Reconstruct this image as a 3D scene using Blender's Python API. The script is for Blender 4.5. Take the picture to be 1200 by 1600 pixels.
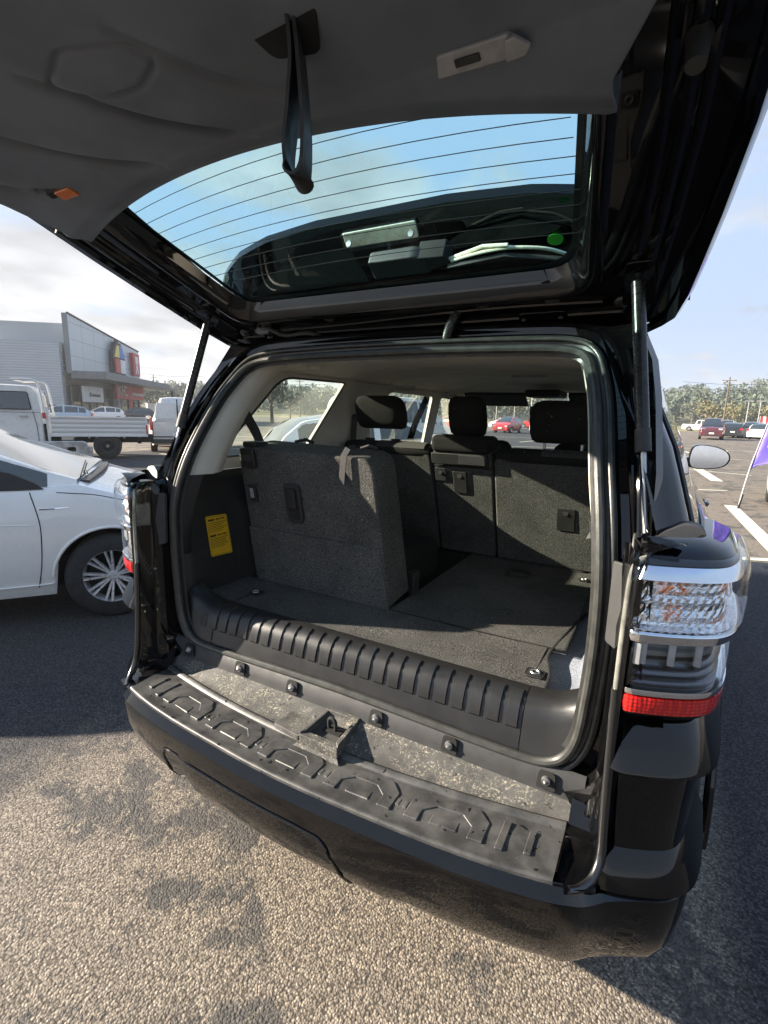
import bpy, bmesh, math, random
from mathutils import Vector, Matrix, Quaternion
random.seed(7)
R = math.radians
S = bpy.context.scene
for o in list(bpy.data.objects): bpy.data.objects.remove(o)
COL = S.collection

# ------------------------------------------------------------ camera
cam_d = bpy.data.cameras.new('camera'); cam = bpy.data.objects.new('camera', cam_d); COL.objects.link(cam)
S.camera = cam
CP = Vector((0.72, -0.764, 1.504)); yaw, pit, rol, FPX = R(29.1), R(11.26), R(1.467), 770.7
fw = Vector((-math.sin(yaw)*math.cos(pit), math.cos(yaw)*math.cos(pit), -math.sin(pit)))
rt = Vector((math.cos(yaw), math.sin(yaw), 0)); up = rt.cross(fw)
rt2 = math.cos(rol)*rt + math.sin(rol)*up; up2 = -math.sin(rol)*rt + math.cos(rol)*up
cam.matrix_world = Matrix(((rt2.x, up2.x, -fw.x, CP.x), (rt2.y, up2.y, -fw.y, CP.y), (rt2.z, up2.z, -fw.z, CP.z), (0, 0, 0, 1)))
cam_d.sensor_fit = 'HORIZONTAL'; cam_d.sensor_width = 36.0; cam_d.lens = 36.0*FPX/1200.0
cam_d.clip_start = 0.02; cam_d.clip_end = 6000
S.render.resolution_x = 768; S.render.resolution_y = 1024

# ------------------------------------------------------------ light
SUNV = Vector((-2.38, -1.0, 1.0)).normalized()
sun_d = bpy.data.lights.new('sun', 'SUN'); sun = bpy.data.objects.new('sun', sun_d); COL.objects.link(sun)
sun_d.energy = 5.0; sun_d.angle = R(0.5); sun_d.color = (1.0, 0.89, 0.74)
sun.rotation_euler = SUNV.to_track_quat('Z', 'Y').to_euler(); sun.location = (-20, -8, 12)
W = bpy.data.worlds.new("World"); S.world = W; W.use_nodes = True
nt = W.node_tree; nt.nodes.clear()
wo = nt.nodes.new('ShaderNodeOutputWorld'); bg = nt.nodes.new('ShaderNodeBackground')
sky = nt.nodes.new('ShaderNodeTexSky'); sky.sky_type = 'NISHITA'; sky.sun_disc = False
sky.sun_elevation = math.asin(SUNV.z); sky.sun_rotation = math.atan2(SUNV.x, SUNV.y) % (2*math.pi)
sky.dust_density = 1.2; sky.ozone_density = 1.6; sky.air_density = 1.0
bg.inputs['Strength'].default_value = 0.13
def wn(t, **kw):
    n = nt.nodes.new(t)
    for k, v in kw.items(): setattr(n, k, v)
    return n
def wl(a, b): nt.links.new(a, b)
def wmath(op, a, b=None, c=None, clamp=False):
    n = wn('ShaderNodeMath', operation=op, use_clamp=clamp)
    for i, v in enumerate((a, b, c)):
        if v is None: continue
        if isinstance(v, (int, float)): n.inputs[i].default_value = v
        else: wl(v, n.inputs[i])
    return n.outputs[0]
tc = wn('ShaderNodeTexCoord'); sp = wn('ShaderNodeSeparateXYZ'); wl(tc.outputs['Generated'], sp.inputs[0])
zz = wmath('ADD', wmath('MAXIMUM', sp.outputs[2], 0.0), 0.13)
cb = wn('ShaderNodeCombineXYZ'); wl(wmath('DIVIDE', sp.outputs[0], zz), cb.inputs[0]); wl(wmath('DIVIDE', sp.outputs[1], zz), cb.inputs[1])
n1 = wn('ShaderNodeTexNoise'); n1.inputs['Scale'].default_value = 1.5; n1.inputs['Detail'].default_value = 10; n1.inputs['Roughness'].default_value = 0.60; n1.inputs['Distortion'].default_value = 0.35
mp = wn('ShaderNodeMapping'); mp.inputs['Location'].default_value = (1.3, 4.1, 0); mp.inputs['Scale'].default_value = (1.0, 0.8, 1)
wl(cb.outputs[0], mp.inputs[0]); wl(mp.outputs[0], n1.inputs['Vector'])
# more cloud cover towards the left (-X) and low in the sky
side = wmath('MULTIPLY_ADD', sp.outputs[0], -0.16, 0.0)
low = wmath('MULTIPLY', wmath('SUBTRACT', 0.30, sp.outputs[2]), wmath('MULTIPLY', wmath('MAXIMUM', wmath('MULTIPLY', sp.outputs[0], -1.0), 0.0), 0.9))
cov = wmath('ADD', wmath('ADD', wmath('ADD', n1.outputs[0], side), low), wmath('MULTIPLY', wmath('MINIMUM', wmath('ADD', sp.outputs[1], 0.15), 0.0), 0.55))
mr = wn('ShaderNodeMapRange'); mr.inputs[1].default_value = 0.50; mr.inputs[2].default_value = 0.68; mr.interpolation_type = 'SMOOTHSTEP'; wl(cov, mr.inputs[0])
hz = wmath('POWER', wmath('SUBTRACT', 1.0, wmath('MINIMUM', wmath('MAXIMUM', sp.outputs[2], 0.0), 1.0)), 9.0)
n2 = wn('ShaderNodeTexNoise'); n2.inputs['Scale'].default_value = 2.1; n2.inputs['Detail'].default_value = 5; wl(mp.outputs[0], n2.inputs['Vector'])
cr = wn('ShaderNodeMapRange'); cr.inputs[1].default_value = 0.3; cr.inputs[2].default_value = 0.7; cr.inputs[3].default_value = .82; cr.inputs[4].default_value = 1.75; wl(n2.outputs[0], cr.inputs[0])
ccol = wn('ShaderNodeVectorMath', operation='SCALE'); ccol.inputs[0].default_value = (0.98, 0.985, 1.0); wl(cr.outputs[0], ccol.inputs['Scale'])
hcol = wn('ShaderNodeRGB'); hcol.outputs[0].default_value = (1.38, 1.43, 1.5, 1)
m0 = wn('ShaderNodeMix', data_type='RGBA'); wl(wmath('MULTIPLY', hz, 0.8, clamp=True), m0.inputs[0]); skt = wn('ShaderNodeVectorMath', operation='MULTIPLY'); skt.inputs[1].default_value = (1.08, .98, .95); wl(sky.outputs[0], skt.inputs[0]); skm = wn('ShaderNodeVectorMath', operation='MINIMUM'); skm.inputs[1].default_value = (.95, 1.25, 1.75); wl(skt.outputs[0], skm.inputs[0]); wl(skm.outputs[0], m0.inputs[6]); wl(hcol.outputs[0], m0.inputs[7])
m1 = wn('ShaderNodeMix', data_type='RGBA'); wl(wmath('MULTIPLY', mr.outputs[0], 0.9), m1.inputs[0]); wl(m0.outputs[2], m1.inputs[6]); wl(ccol.outputs[0], m1.inputs[7])
bk_ = wn('ShaderNodeMapRange'); bk_.inputs[1].default_value = -.7; bk_.inputs[2].default_value = .1; bk_.inputs[3].default_value = .95; bk_.inputs[4].default_value = 1.12; wl(sp.outputs[1], bk_.inputs[0])
sc_ = wn('ShaderNodeVectorMath', operation='SCALE'); wl(m1.outputs[2], sc_.inputs[0]); wl(bk_.outputs[0], sc_.inputs['Scale']); wl(sc_.outputs[0], bg.inputs['Color']); wl(bg.outputs[0], wo.inputs['Surface'])
S.view_settings.view_transform = 'Standard'; S.view_settings.look = 'None'
S.view_settings.exposure = 2.0; S.view_settings.gamma = 1.0
try:
    S.cycles.max_bounces = 10; S.cycles.transparent_max_bounces = 24; S.cycles.caustics_reflective = False; S.cycles.caustics_refractive = False
except Exception: pass

# ------------------------------------------------------------ materials
class NT:
    def __init__(s, name):
        s.m = bpy.data.materials.new(name); s.m.use_nodes = True; s.t = s.m.node_tree; s.t.nodes.clear()
        s.out = s.n('ShaderNodeOutputMaterial'); s.b = s.n('ShaderNodeBsdfPrincipled'); s.l(s.b.outputs[0], s.out.inputs[0])
        s.tc = s.n('ShaderNodeTexCoord'); s.obj = s.tc.outputs['Object']
    def n(s, t, **kw):
        n = s.t.nodes.new(t)
        for k, v in kw.items(): setattr(n, k, v)
        return n
    def l(s, a, b): s.t.links.new(a, b)
    def noise(s, scale, detail=3, rough=.5, vec=None, dist=0):
        n = s.n('ShaderNodeTexNoise'); n.inputs['Scale'].default_value = scale; n.inputs['Detail'].default_value = detail
        n.inputs['Roughness'].default_value = rough; n.inputs['Distortion'].default_value = dist; s.l(vec or s.obj, n.inputs['Vector']); return n.outputs[0]
    def vor(s, scale, feat='F1', vec=None, rnd=1):
        n = s.n('ShaderNodeTexVoronoi', feature=feat); n.inputs['Scale'].default_value = scale; n.inputs['Randomness'].default_value = rnd; s.l(vec or s.obj, n.inputs['Vector']); return n
    def math(s, op, a, b=None, c=None, clamp=False):
        n = s.n('ShaderNodeMath', operation=op, use_clamp=clamp)
        for i, v in enumerate((a, b, c)):
            if v is None: continue
            if isinstance(v, (int, float)): n.inputs[i].default_value = v
            else: s.l(v, n.inputs[i])
        return n.outputs[0]
    def rng(s, v, a, b, c=0., d=1., smooth=True):
        n = s.n('ShaderNodeMapRange'); n.interpolation_type = 'SMOOTHSTEP' if smooth else 'LINEAR'
        for i, x in enumerate((a, b, c, d)): n.inputs[i+1].default_value = x
        s.l(v, n.inputs[0]); return n.outputs[0]
    def mix(s, f, a, b):
        n = s.n('ShaderNodeMix', data_type='RGBA')
        for i, v in ((0, f), (6, a), (7, b)):
            if isinstance(v, (int, float)): n.inputs[i].default_value = v
            elif isinstance(v, (tuple, list)): n.inputs[i].default_value = (*v[:3], 1)
            else: s.l(v, n.inputs[i])
        return n.outputs[2]
    def bump(s, h, strength=.5, dist=.002, prev=None):
        n = s.n('ShaderNodeBump'); n.inputs['Strength'].default_value = strength; n.inputs['Distance'].default_value = dist; s.l(h, n.inputs['Height'])
        if prev is not None: s.l(prev, n.inputs['Normal'])
        return n.outputs[0]
    def set(s, **kw):
        al = dict(base='Base Color', rough='Roughness', metal='Metallic', coat='Coat Weight', coatr='Coat Roughness', nrm='Normal', spec='Specular IOR Level', alpha='Alpha', trans='Transmission Weight', sheen='Sheen Weight', emit='Emission Color', emits='Emission Strength')
        for k, v in kw.items():
            i = s.b.inputs[al[k]]
            if isinstance(v, (int, float)): i.default_value = v
            elif isinstance(v, (tuple, list)): i.default_value = (*v[:3], 1)
            else: s.l(v, i)
        return s

def simple(name, base, rough=.5, metal=0, coat=0, var=.12, vs=6., bs=None, bd=.0006, bst=.4, spec=.5):
    k = NT(name)
    c = k.mix(k.rng(k.noise(vs, 4), .3, .7), tuple(x*(1-var) for x in base), tuple(min(1, x*(1+var)) for x in base))
    k.set(base=c, rough=k.rng(k.noise(vs*2.3, 3), .3, .7, max(0, rough*.88), min(1, rough*1.1)), metal=metal, coat=coat, coatr=.04, spec=spec)
    if bs: k.set(nrm=k.bump(k.noise(bs, 3), bst, bd))
    return k.m

def paint(name, base, dust=.1, rough=.22, metal=0.0):
    k = NT(name); d = k.rng(k.noise(9, 6, .65), .45, .8)
    sp_ = k.rng(k.noise(240, 2), .68, .74)
    c = k.mix(k.math('MULTIPLY', d, dust), base, (.28, .25, .21)); c = k.mix(k.math('MULTIPLY', sp_, dust*1.1), c, (.35, .32, .27))
    k.set(base=c, rough=k.math('MULTIPLY_ADD', d, dust*1.2, rough), metal=metal, coat=1.0, spec=(0.0 if base[0] < .01 else .5), coatr=k.math('MULTIPLY_ADD', d, dust*.6, .025))
    k.set(nrm=k.bump(k.noise(1.7, 2), .12, .02)); return k.m

def carpet(name, a, b, scale=420):
    k = NT(name); n = k.noise(scale, 2, .8); n3 = k.noise(scale*.35, 3, .7); n2 = k.noise(5, 4, .6)
    c = k.mix(k.rng(n, .36, .66), a, b); c = k.mix(k.math('MULTIPLY', k.rng(n2, .35, .7), .35), c, tuple(x*.6 for x in a))
    lint = k.rng(k.noise(95, 1), .775, .79); c = k.mix(k.math('MULTIPLY', lint, .8), c, (.3, .3, .28))
    k.set(base=c, rough=.95, spec=.1, nrm=k.bump(k.math('ADD', n, n3), .8, .0022)); return k.m

def glassy(name, tint, refl=1.0, rough=.02, ior=1.45):
    k = NT(name); k.t.nodes.remove(k.b)
    tr = k.n('ShaderNodeBsdfTransparent'); tr.inputs[0].default_value = (*tint, 1)
    gl = k.n('ShaderNodeBsdfGlossy'); gl.inputs['Roughness'].default_value = rough; gl.inputs[0].default_value = (refl, refl, refl, 1)
    lw = k.n('ShaderNodeLayerWeight'); lw.inputs[0].default_value = .5; f0 = ((ior-1)/(ior+1))**2
    fr = k.math('MULTIPLY_ADD', k.math('POWER', lw.outputs['Facing'], 5.), 1-f0, f0)
    ms = k.n('ShaderNodeMixShader'); k.l(fr, ms.inputs[0]); k.l(tr.outputs[0], ms.inputs[1]); k.l(gl.outputs[0], ms.inputs[2]); k.l(ms.outputs[0], k.out.inputs[0])
    return k.m

M = {}
M['black'] = paint('black_paint', (.002, .002, .0024), .009, .1)
M['black_in'] = paint('black_inner_paint', (.003, .003, .0035), .025, .2)
M['white'] = paint('white_paint', (.86, .84, .80), .08, .25)
M['white_old'] = paint('old_white_paint', (.66, .64, .60), .30, .35)
M['silver'] = paint('silver_paint', (.38, .40, .42), .08, .3, .3)
M['grey_car'] = paint('green_grey_paint', (.34, .39, .38), .05, .3, .2)
M['maroon'] = paint('maroon_paint', (.085, .012, .018), .12)
M['red'] = paint('red_paint', (.45, .02, .02), .08)
M['teal'] = paint('teal_paint', (.05, .2, .28), .08)
M['pale_blue'] = paint('pale_blue_paint', (.42, .50, .58), .1)
M['dark_car'] = paint('dark_paint', (.02, .022, .028), .1)
M['plastic'] = simple('textured_black_plastic', (.016, .016, .017), .46, bs=900, bd=.0008, bst=.5, vs=14, var=.2)
M['plastic_soft'] = simple('soft_black_plastic', (.014, .014, .0145), .34, bs=650, bd=.0005, bst=.35, vs=9, var=.2)
M['pad'] = None
M['trim'] = simple('grey_hatch_trim', (.150, .170, .200), .62, bs=1000, bd=.0008, bst=.5, vs=5, var=.2)
M['matte'] = simple('matte_grey_plastic', (.028, .028, .029), .6, bs=800, bd=.0006, vs=20, var=.15)
M['rubber'] = simple('seal_rubber', (.04, .041, .038), .36, bs=300, bd=.0005, vs=30, var=.25)
M['dull'] = simple('dull_black', (.008, .008, .008), .9, vs=5)
M['tyre'] = simple('tyre_rubber', (.022, .022, .022), .8, bs=160, bd=.003, vs=20, var=.3)
M['alloy'] = simple('alloy_rim', (.72, .72, .73), .3, .55, 0.3, vs=20)
M['steel'] = simple('steel', (.42, .42, .42), .35, .9, vs=40)
M['chrome'] = simple('chrome', (.82, .82, .83), .08, 1.0, vs=20, var=.03)
M['strut'] = simple('strut_tube_paint', (.030, .030, .029), .27, .55, vs=60, var=.2)
M['beige'] = simple('beige_interior_trim', (.64, .61, .53), .7, bs=500, bd=.0008, vs=9, var=.06, bst=.5)
M['liner'] = simple('beige_headliner', (.84, .80, .70), .95, bs=700, bd=.0012, vs=7, var=.07, bst=.6, spec=.2)
M['int_black'] = simple('interior_black_trim', (.013, .013, .013), .55, bs=700, bd=.0006, vs=10, var=.2)
M['carpet'] = carpet('dark_cargo_carpet', (.012, .012, .0117), (.185, .182, .168))
M['carpet_lt'] = carpet('grey_felt', (.08, .09, .105), (.36, .39, .45), 500)
M['seat'] = carpet('seat_fabric', (.010, .010, .0095), (.03, .03, .028), 900)
M['seat_rib'] = None
M['glass'] = glassy('tinted_glass', (.84, .92, .85))
M['glass_hatch'] = glassy('hatch_glass', (.60, .85, .87))
M['glass_clear'] = glassy('clear_glass', (.86, .92, .89))
M['lens'] = glassy('clear_lens', (.93, .94, .95), 1.0, .03, 1.5)
M['glass_dark'] = simple('dark_window_glass', (.018, .024, .024), .05, 0, 1.0, spec=.8)
M['concrete'] = simple('weathered_concrete', (.42, .40, .37), .9, bs=40, bd=.02, vs=5, var=.35)
M['cladding'] = None
M['yellow'] = simple('yellow_label', (.72, .42, .01), .5, vs=20, var=.05)
M['ink'] = simple('label_ink', (.02, .015, .01), .6)
M['green'] = simple('green_sticker', (.02, .42, .03), .5)
M['amber'] = simple('lit_orange_plastic', (.75, .20, .03), .3, 0, .5)
M['lamp_grey'] = simple('frosted_lamp_lens', (.33, .33, .33), .35, 0, .4, vs=50)
M['lamp_cream'] = simple('cream_lamp_reflector', (.78, .76, .60), .3, .2, 0.5, vs=60)
M['lens_edge'] = simple('clear_lens_edge', (.26, .26, .23), .12, .35, 1.0, vs=40, var=.3)
M['signwhite'] = simple('sign_white', (.75, .75, .74), .5)
M['signred'] = simple('sign_red', (.50, .035, .04), .45)
M['bark'] = simple('bark', (.12, .09, .065), .95, bs=30, bd=.02)
M['galv'] = simple('galvanised_pole', (.45, .45, .44), .5, .3)

def k_pad(name, mud):
    k = NT(name)
    c = k.mix(k.rng(k.noise(16, 5, .6), .35, .7), (.034, .034, .034), (.085, .083, .079))
    drop = k.rng(k.noise(55, 2, .5), .66, .70)                         # dark wet drops
    c = k.mix(k.math('MULTIPLY', drop, .85), c, (.006, .006, .006))
    if mud:
        f = k.math('MULTIPLY', k.rng(k.noise(185, 5, .75, dist=.6), .50, .64), k.rng(k.noise(11, 4, .6), .34, .62)); f = k.math('MULTIPLY', f, k.rng(k.noise(42, 3), .3, .6))
        c = k.mix(k.math('MULTIPLY', k.rng(k.noise(20, 5, .7), .3, .7), .35), c, (.085, .08, .068)); c = k.mix(k.math('MULTIPLY', f, .9), c, (.46, .41, .31))
        rg = .75
    else:
        f = k.math('MULTIPLY', k.rng(k.noise(150, 4, .7), .60, .68), k.rng(k.noise(12, 3), .5, .7))
        c = k.mix(k.math('MULTIPLY', f, .5), c, (.22, .20, .16)); rg = .42
    k.set(base=c, rough=k.math('MULTIPLY_ADD', drop, -.3, rg), nrm=k.bump(k.noise(1000, 2), .5, .0007)); return k.m
M['pad'] = k_pad('step_pad_plastic', False); M['mud'] = k_pad('mud_splashed_plastic', True)

def k_asphalt():
    k = NT('coarse_asphalt')
    dv = k.n('ShaderNodeTexNoise'); dv.inputs['Scale'].default_value = 60; dv.inputs['Detail'].default_value = 3; k.l(k.obj, dv.inputs['Vector'])
    va = k.n('ShaderNodeVectorMath', operation='MULTIPLY_ADD'); k.l(dv.outputs['Color'], va.inputs[0]); va.inputs[1].default_value = (.0035, .0035, .0035); k.l(k.obj, va.inputs[2]); vec = va.outputs[0]
    v = k.vor(135, vec=vec); v2 = k.vor(280, vec=vec); n = k.noise(45, 4, .6)
    big = k.noise(1.1, 6, .62); mid = k.noise(5, 5, .6)
    rnd = k.n('ShaderNodeSeparateColor'); k.l(v.outputs['Color'], rnd.inputs[0]); rn2 = k.n('ShaderNodeSeparateColor'); k.l(v2.outputs['Color'], rn2.inputs[0])
    stone = k.mix(k.rng(n, .3, .7), (.165, .138, .108), (.25, .21, .165))
    stone = k.mix(k.math('MULTIPLY', k.rng(rnd.outputs[0], .35, 1.), .75), stone, (.44, .375, .30)); stone = k.mix(k.math('MULTIPLY', k.rng(rnd.outputs[1], .6, 1.), .5), stone, (.09, .08, .07)); stone = k.mix(k.math('MULTIPLY', k.rng(rn2.outputs[0], .6, 1.), .4), stone, (.10, .09, .08))
    gap = k.math('MULTIPLY', k.rng(v.outputs['Distance'], .42, .80), .9)
    c = k.mix(gap, stone, (.07, .06, .05))
    dark = k.rng(k.math('ADD', k.math('MULTIPLY_ADD', mid, .55, k.math('MULTIPLY', big, .6)), k.math('MULTIPLY', k.noise(30, 4, .7), .30)), .735, .80)     # patches where dust is worn off
    c = k.mix(k.math('MULTIPLY', dark, .86), c, k.mix(rnd.outputs[1], (.03, .03, .032), (.10, .095, .09)))
    # darker lane alongside the car and beneath the row of cars
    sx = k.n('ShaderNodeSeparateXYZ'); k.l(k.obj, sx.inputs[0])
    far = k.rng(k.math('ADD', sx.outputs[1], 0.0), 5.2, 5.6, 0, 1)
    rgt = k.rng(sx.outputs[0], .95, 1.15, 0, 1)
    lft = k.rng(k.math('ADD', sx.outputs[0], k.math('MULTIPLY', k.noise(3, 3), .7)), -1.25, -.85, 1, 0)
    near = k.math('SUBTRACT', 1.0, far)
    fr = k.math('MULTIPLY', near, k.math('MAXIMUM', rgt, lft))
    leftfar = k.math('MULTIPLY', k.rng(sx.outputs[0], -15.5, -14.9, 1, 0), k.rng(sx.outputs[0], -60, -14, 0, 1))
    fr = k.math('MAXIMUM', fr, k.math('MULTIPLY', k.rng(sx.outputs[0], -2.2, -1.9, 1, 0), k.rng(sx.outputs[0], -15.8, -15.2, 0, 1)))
    lane_tone = k.mix(k.rng(rnd.outputs[0], .2, .9), (.030, .030, .034), (.085, .083, .085))
    lane_tone = k.mix(gap, lane_tone, (.012, .012, .013))
    c = k.mix(fr, c, lane_tone)
    lines = k.rng(k.noise(1.0, 2, vec=None), .3, .7)
    c = k.mix(k.math('MULTIPLY', k.rng(k.noise(.35, 5, .7), .45, .7), .25), c, (.10, .085, .07))
    h = k.math('ADD', k.math('MULTIPLY', k.math('SUBTRACT', 1., k.rng(v.outputs['Distance'], .0, .9, smooth=False)), .9), k.math('MULTIPLY', k.math('SUBTRACT', 1., v2.outputs['Distance']), .35))
    h = k.math('ADD', h, k.math('MULTIPLY', rnd.outputs[2], .8)); h = k.math('ADD', h, k.math('MULTIPLY', k.noise(420, 3), .3))
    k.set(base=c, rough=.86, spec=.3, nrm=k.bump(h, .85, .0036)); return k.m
M['asphalt'] = k_asphalt()

def k_line():
    k = NT('worn_road_paint'); f = k.rng(k.noise(14, 6, .7), .5, .66)
    c = k.mix(k.math('MULTIPLY', f, .45), (.62, .60, .47), (.2, .18, .15)); k.set(base=c, rough=.8, nrm=k.bump(k.vor(118).outputs['Distance'], .5, .003)); return k.m
M['line'] = k_line()

def k_ribbed(name, base, scale, axis=2, depth=.05):
    k = NT(name); s = k.n('ShaderNodeSeparateXYZ'); k.l(k.obj, s.inputs[0])
    w = k.math('PINGPONG', k.math('MULTIPLY', s.outputs[axis], scale), .5)
    c = k.mix(k.rng(w, 0., .12), tuple(x*.62 for x in base), base); c = k.mix(k.math('MULTIPLY', k.rng(k.noise(.4, 5), .4, .7), .12), c, tuple(x*.7 for x in base))
    k.set(base=c, rough=.45, metal=.15, nrm=k.bump(w, .8, depth)); return k.m
M['cladding'] = k_ribbed('corrugated_cladding', (.46, .49, .51), 4.0, 2, .05)
M['cladding_v'] = k_ribbed('upright_cladding', (.40, .42, .43), 1.2, 0, .05)
M['boards'] = k_ribbed('ribbed_deck_boards', (.66, .63, .58), 8.0, 2, .03)
k = NT('ribbed_seat_top'); s_ = k.n('ShaderNodeSeparateXYZ'); k.l(k.obj, s_.inputs[0])
w_ = k.math('PINGPONG', k.math('MULTIPLY', s_.outputs[0], 110.), .5)
k.set(base=k.mix(k.rng(w_, .1, .4), (.012, .012, .011), (.05, .05, .046)), rough=.9, nrm=k.bump(w_, .6, .003)); M['seat_rib'] = k.m
k = NT('chrome_reflector'); s_ = k.n('ShaderNodeSeparateXYZ'); k.l(k.obj, s_.inputs[0])
w1 = k.math('PINGPONG', k.math('MULTIPLY', s_.outputs[2], 45.), .5); w2 = k.math('PINGPONG', k.math('MULTIPLY', k.math('ADD', s_.outputs[0], k.math('MULTIPLY', s_.outputs[2], -.6)), 75.), .5)
nn = k.noise(55, 3, .6, dist=1.0)
xx = k.math('ABSOLUTE', s_.outputs[0]); am = None
for x0, z0, sx_, sz_ in ((.765, 1.218, .030, .012), (.768, 1.172, .016, .016), (.852, 1.214, .018, .012), (.842, 1.160, .018, .005)):
    bb = k.math('MULTIPLY', k.rng(k.math('ABSOLUTE', k.math('SUBTRACT', xx, x0)), sx_*.55, sx_, 1, 0), k.rng(k.math('ABSOLUTE', k.math('SUBTRACT', s_.outputs[2], z0)), sz_*.7, sz_*1.1, 1, 0)); am = bb if am is None else k.math('MAXIMUM', am, bb)
am = k.math('MULTIPLY', am, k.rng(k.noise(130, 2), .38, .6))
k.set(base=k.mix(k.math('MULTIPLY', am, .9), (.86, .87, .88), (.95, .30, .10)), metal=1.0, rough=.14, nrm=k.bump(k.math('ADD', k.math('ADD', w1, k.math('MULTIPLY', w2, .7)), k.math('MULTIPLY', nn, .8)), 1.0, .006)); M['reflector'] = k.m
k = NT('red_reflex_lens'); v = k.vor(140, rnd=.15)
k.set(base=k.mix(k.rng(v.outputs['Distance'], .1, .6), (.75, .02, .015), (.40, .006, .006)), rough=.2, coat=1., nrm=k.bump(v.outputs['Distance'], .8, .002)); M['redlens'] = k.m
k = NT('smoked_led_housing'); s_ = k.n('ShaderNodeSeparateXYZ'); k.l(k.obj, s_.inputs[0]); w1 = k.math('PINGPONG', k.math('MULTIPLY', s_.outputs[2], 60.), .5)
k.set(base=k.mix(k.rng(w1, .1, .4), (.02, .02, .021), (.16, .16, .165)), metal=.7, rough=.25, nrm=k.bump(w1, .7, .004)); M['smoke'] = k.m
k = NT('beaten_panel_cladding'); s_ = k.n('ShaderNodeSeparateXYZ'); k.l(k.obj, s_.inputs[0])
bx_ = k.math('MINIMUM', k.rng(k.math('PINGPONG', s_.outputs[0], 1.5), 0, .06), k.rng(k.math('PINGPONG', s_.outputs[2], .8), 0, .05))
k.set(base=k.mix(bx_, (.18, .20, .21), k.mix(k.noise(.3, 3), (.38, .43, .47), (.50, .54, .57))), rough=.35, metal=.35); M['panels'] = k.m
M['canopy'] = simple('grey_canopy', (.14, .15, .155), .5, vs=2)
def k_leaf(name, a, b):
    k = NT(name); k.set(base=k.mix(k.rng(k.noise(.6, 3), .35, .65), a, b), rough=.7, spec=.25); return k.m
M['leaf'] = k_leaf('foliage', (.050, .068, .045), (.105, .128, .082)); M['leaf2'] = k_leaf('yellow_foliage', (.11, .11, .05), (.17, .145, .07))
M['leaf3'] = k_leaf('grey_green_foliage', (.07, .085, .06), (.13, .14, .10))
k = NT('dry_grass'); k.set(base=k.mix(k.rng(k.noise(.12, 6), .35, .65), (.26, .20, .10), (.14, .15, .06)), rough=.95, nrm=k.bump(k.noise(3, 4), .6, .1)); M['grass'] = k.m
k = NT('purple_flag_cloth'); k.set(base=k.mix(k.rng(k.noise(3, 3), .3, .7), (.10, .07, .42), (.16, .12, .55)), rough=.45, sheen=.3, nrm=k.bump(k.noise(6, 3), .4, .03)); M['flag'] = k.m
M['orange'] = simple('orange_print', (.80, .30, .02), .5)
M['blue'] = simple('sign_blue', (.03, .16, .55), .45); M['sgyellow'] = simple('sign_yellow', (.75, .58, .12), .45)

# ------------------------------------------------------------ mesh helpers
SHIFT = set()
def mesh_obj(name, VF, mat, parent=None, smooth=35, bevel=0, solid=0, off=0., sub=0, seg=2):
    while parent is not None and parent.parent is not None and parent.parent.parent is not None: parent = parent.parent
    V, F = VF
    me = bpy.data.meshes.new(name); me.from_pydata([tuple(v) for v in V], [], [tuple(f) for f in F]); me.validate()
    b = bmesh.new(); b.from_mesh(me); bmesh.ops.remove_doubles(b, verts=b.verts, dist=1e-6); bmesh.ops.recalc_face_normals(b, faces=b.faces); b.to_mesh(me); b.free()
    if smooth:
        for p in me.polygons: p.use_smooth = True
        if smooth < 180: me.set_sharp_from_angle(angle=R(smooth))
    me.materials.append(M[mat] if isinstance(mat, str) else mat)
    o = bpy.data.objects.new(name, me); COL.objects.link(o)
    if sub: md = o.modifiers.new('s', 'SUBSURF'); md.levels = sub; md.render_levels = sub
    if solid: md = o.modifiers.new('t', 'SOLIDIFY'); md.thickness = solid; md.offset = off
    if bevel:
        md = o.modifiers.new('b', 'BEVEL'); md.width = bevel; md.segments = seg; md.limit_method = 'ANGLE'; md.angle_limit = R(35)
        if hasattr(md, 'harden_normals'): md.harden_normals = True
        for p in me.polygons: p.use_smooth = True
    if parent is not None:
        o.parent = parent
        if parent.name in SHIFT: o.matrix_parent_inverse = Matrix.Translation(-parent.location)
    return o
def join(*vfs):
    V, F = [], []
    for v, f in vfs:
        n = len(V); V += list(v); F += [tuple(i+n for i in q) for q in f]
    return V, F
def grid(rows, cu=False, cv=False):
    n, m = len(rows), len(rows[0]); V = [Vector(p) for r in rows for p in r]; F = []
    for i in range(n if cv else n-1):
        for j in range(m if cu else m-1):
            F.append((i*m+j, i*m+(j+1) % m, ((i+1) % n)*m+(j+1) % m, ((i+1) % n)*m+j))
    return V, F
def box(c, s, rot=None):
    V = []
    for dx in (-.5, .5):
        for dy in (-.5, .5):
            for dz in (-.5, .5):
                v = Vector((dx*s[0], dy*s[1], dz*s[2]))
                if rot is not None: v = rot @ v
                V.append(v+Vector(c))
    return V, [(0, 1, 3, 2), (4, 6, 7, 5), (0, 4, 5, 1), (2, 3, 7, 6), (0, 2, 6, 4), (1, 5, 7, 3)]
def prism(pts, vec):
    P = [Vector(p) for p in pts]; vec = Vector(vec); n = len(P)
    return P+[p+vec for p in P], [tuple(range(n-1, -1, -1)), tuple(range(n, 2*n))]+[(i, (i+1) % n, n+(i+1) % n, n+i) for i in range(n)]
def frames(pts, closed):
    n = len(pts); T = []
    for i in range(n):
        a = pts[(i-1) % n] if (closed or i > 0) else pts[i]; b = pts[(i+1) % n] if (closed or i < n-1) else pts[i]
        T.append((b-a).normalized())
    return T
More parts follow.
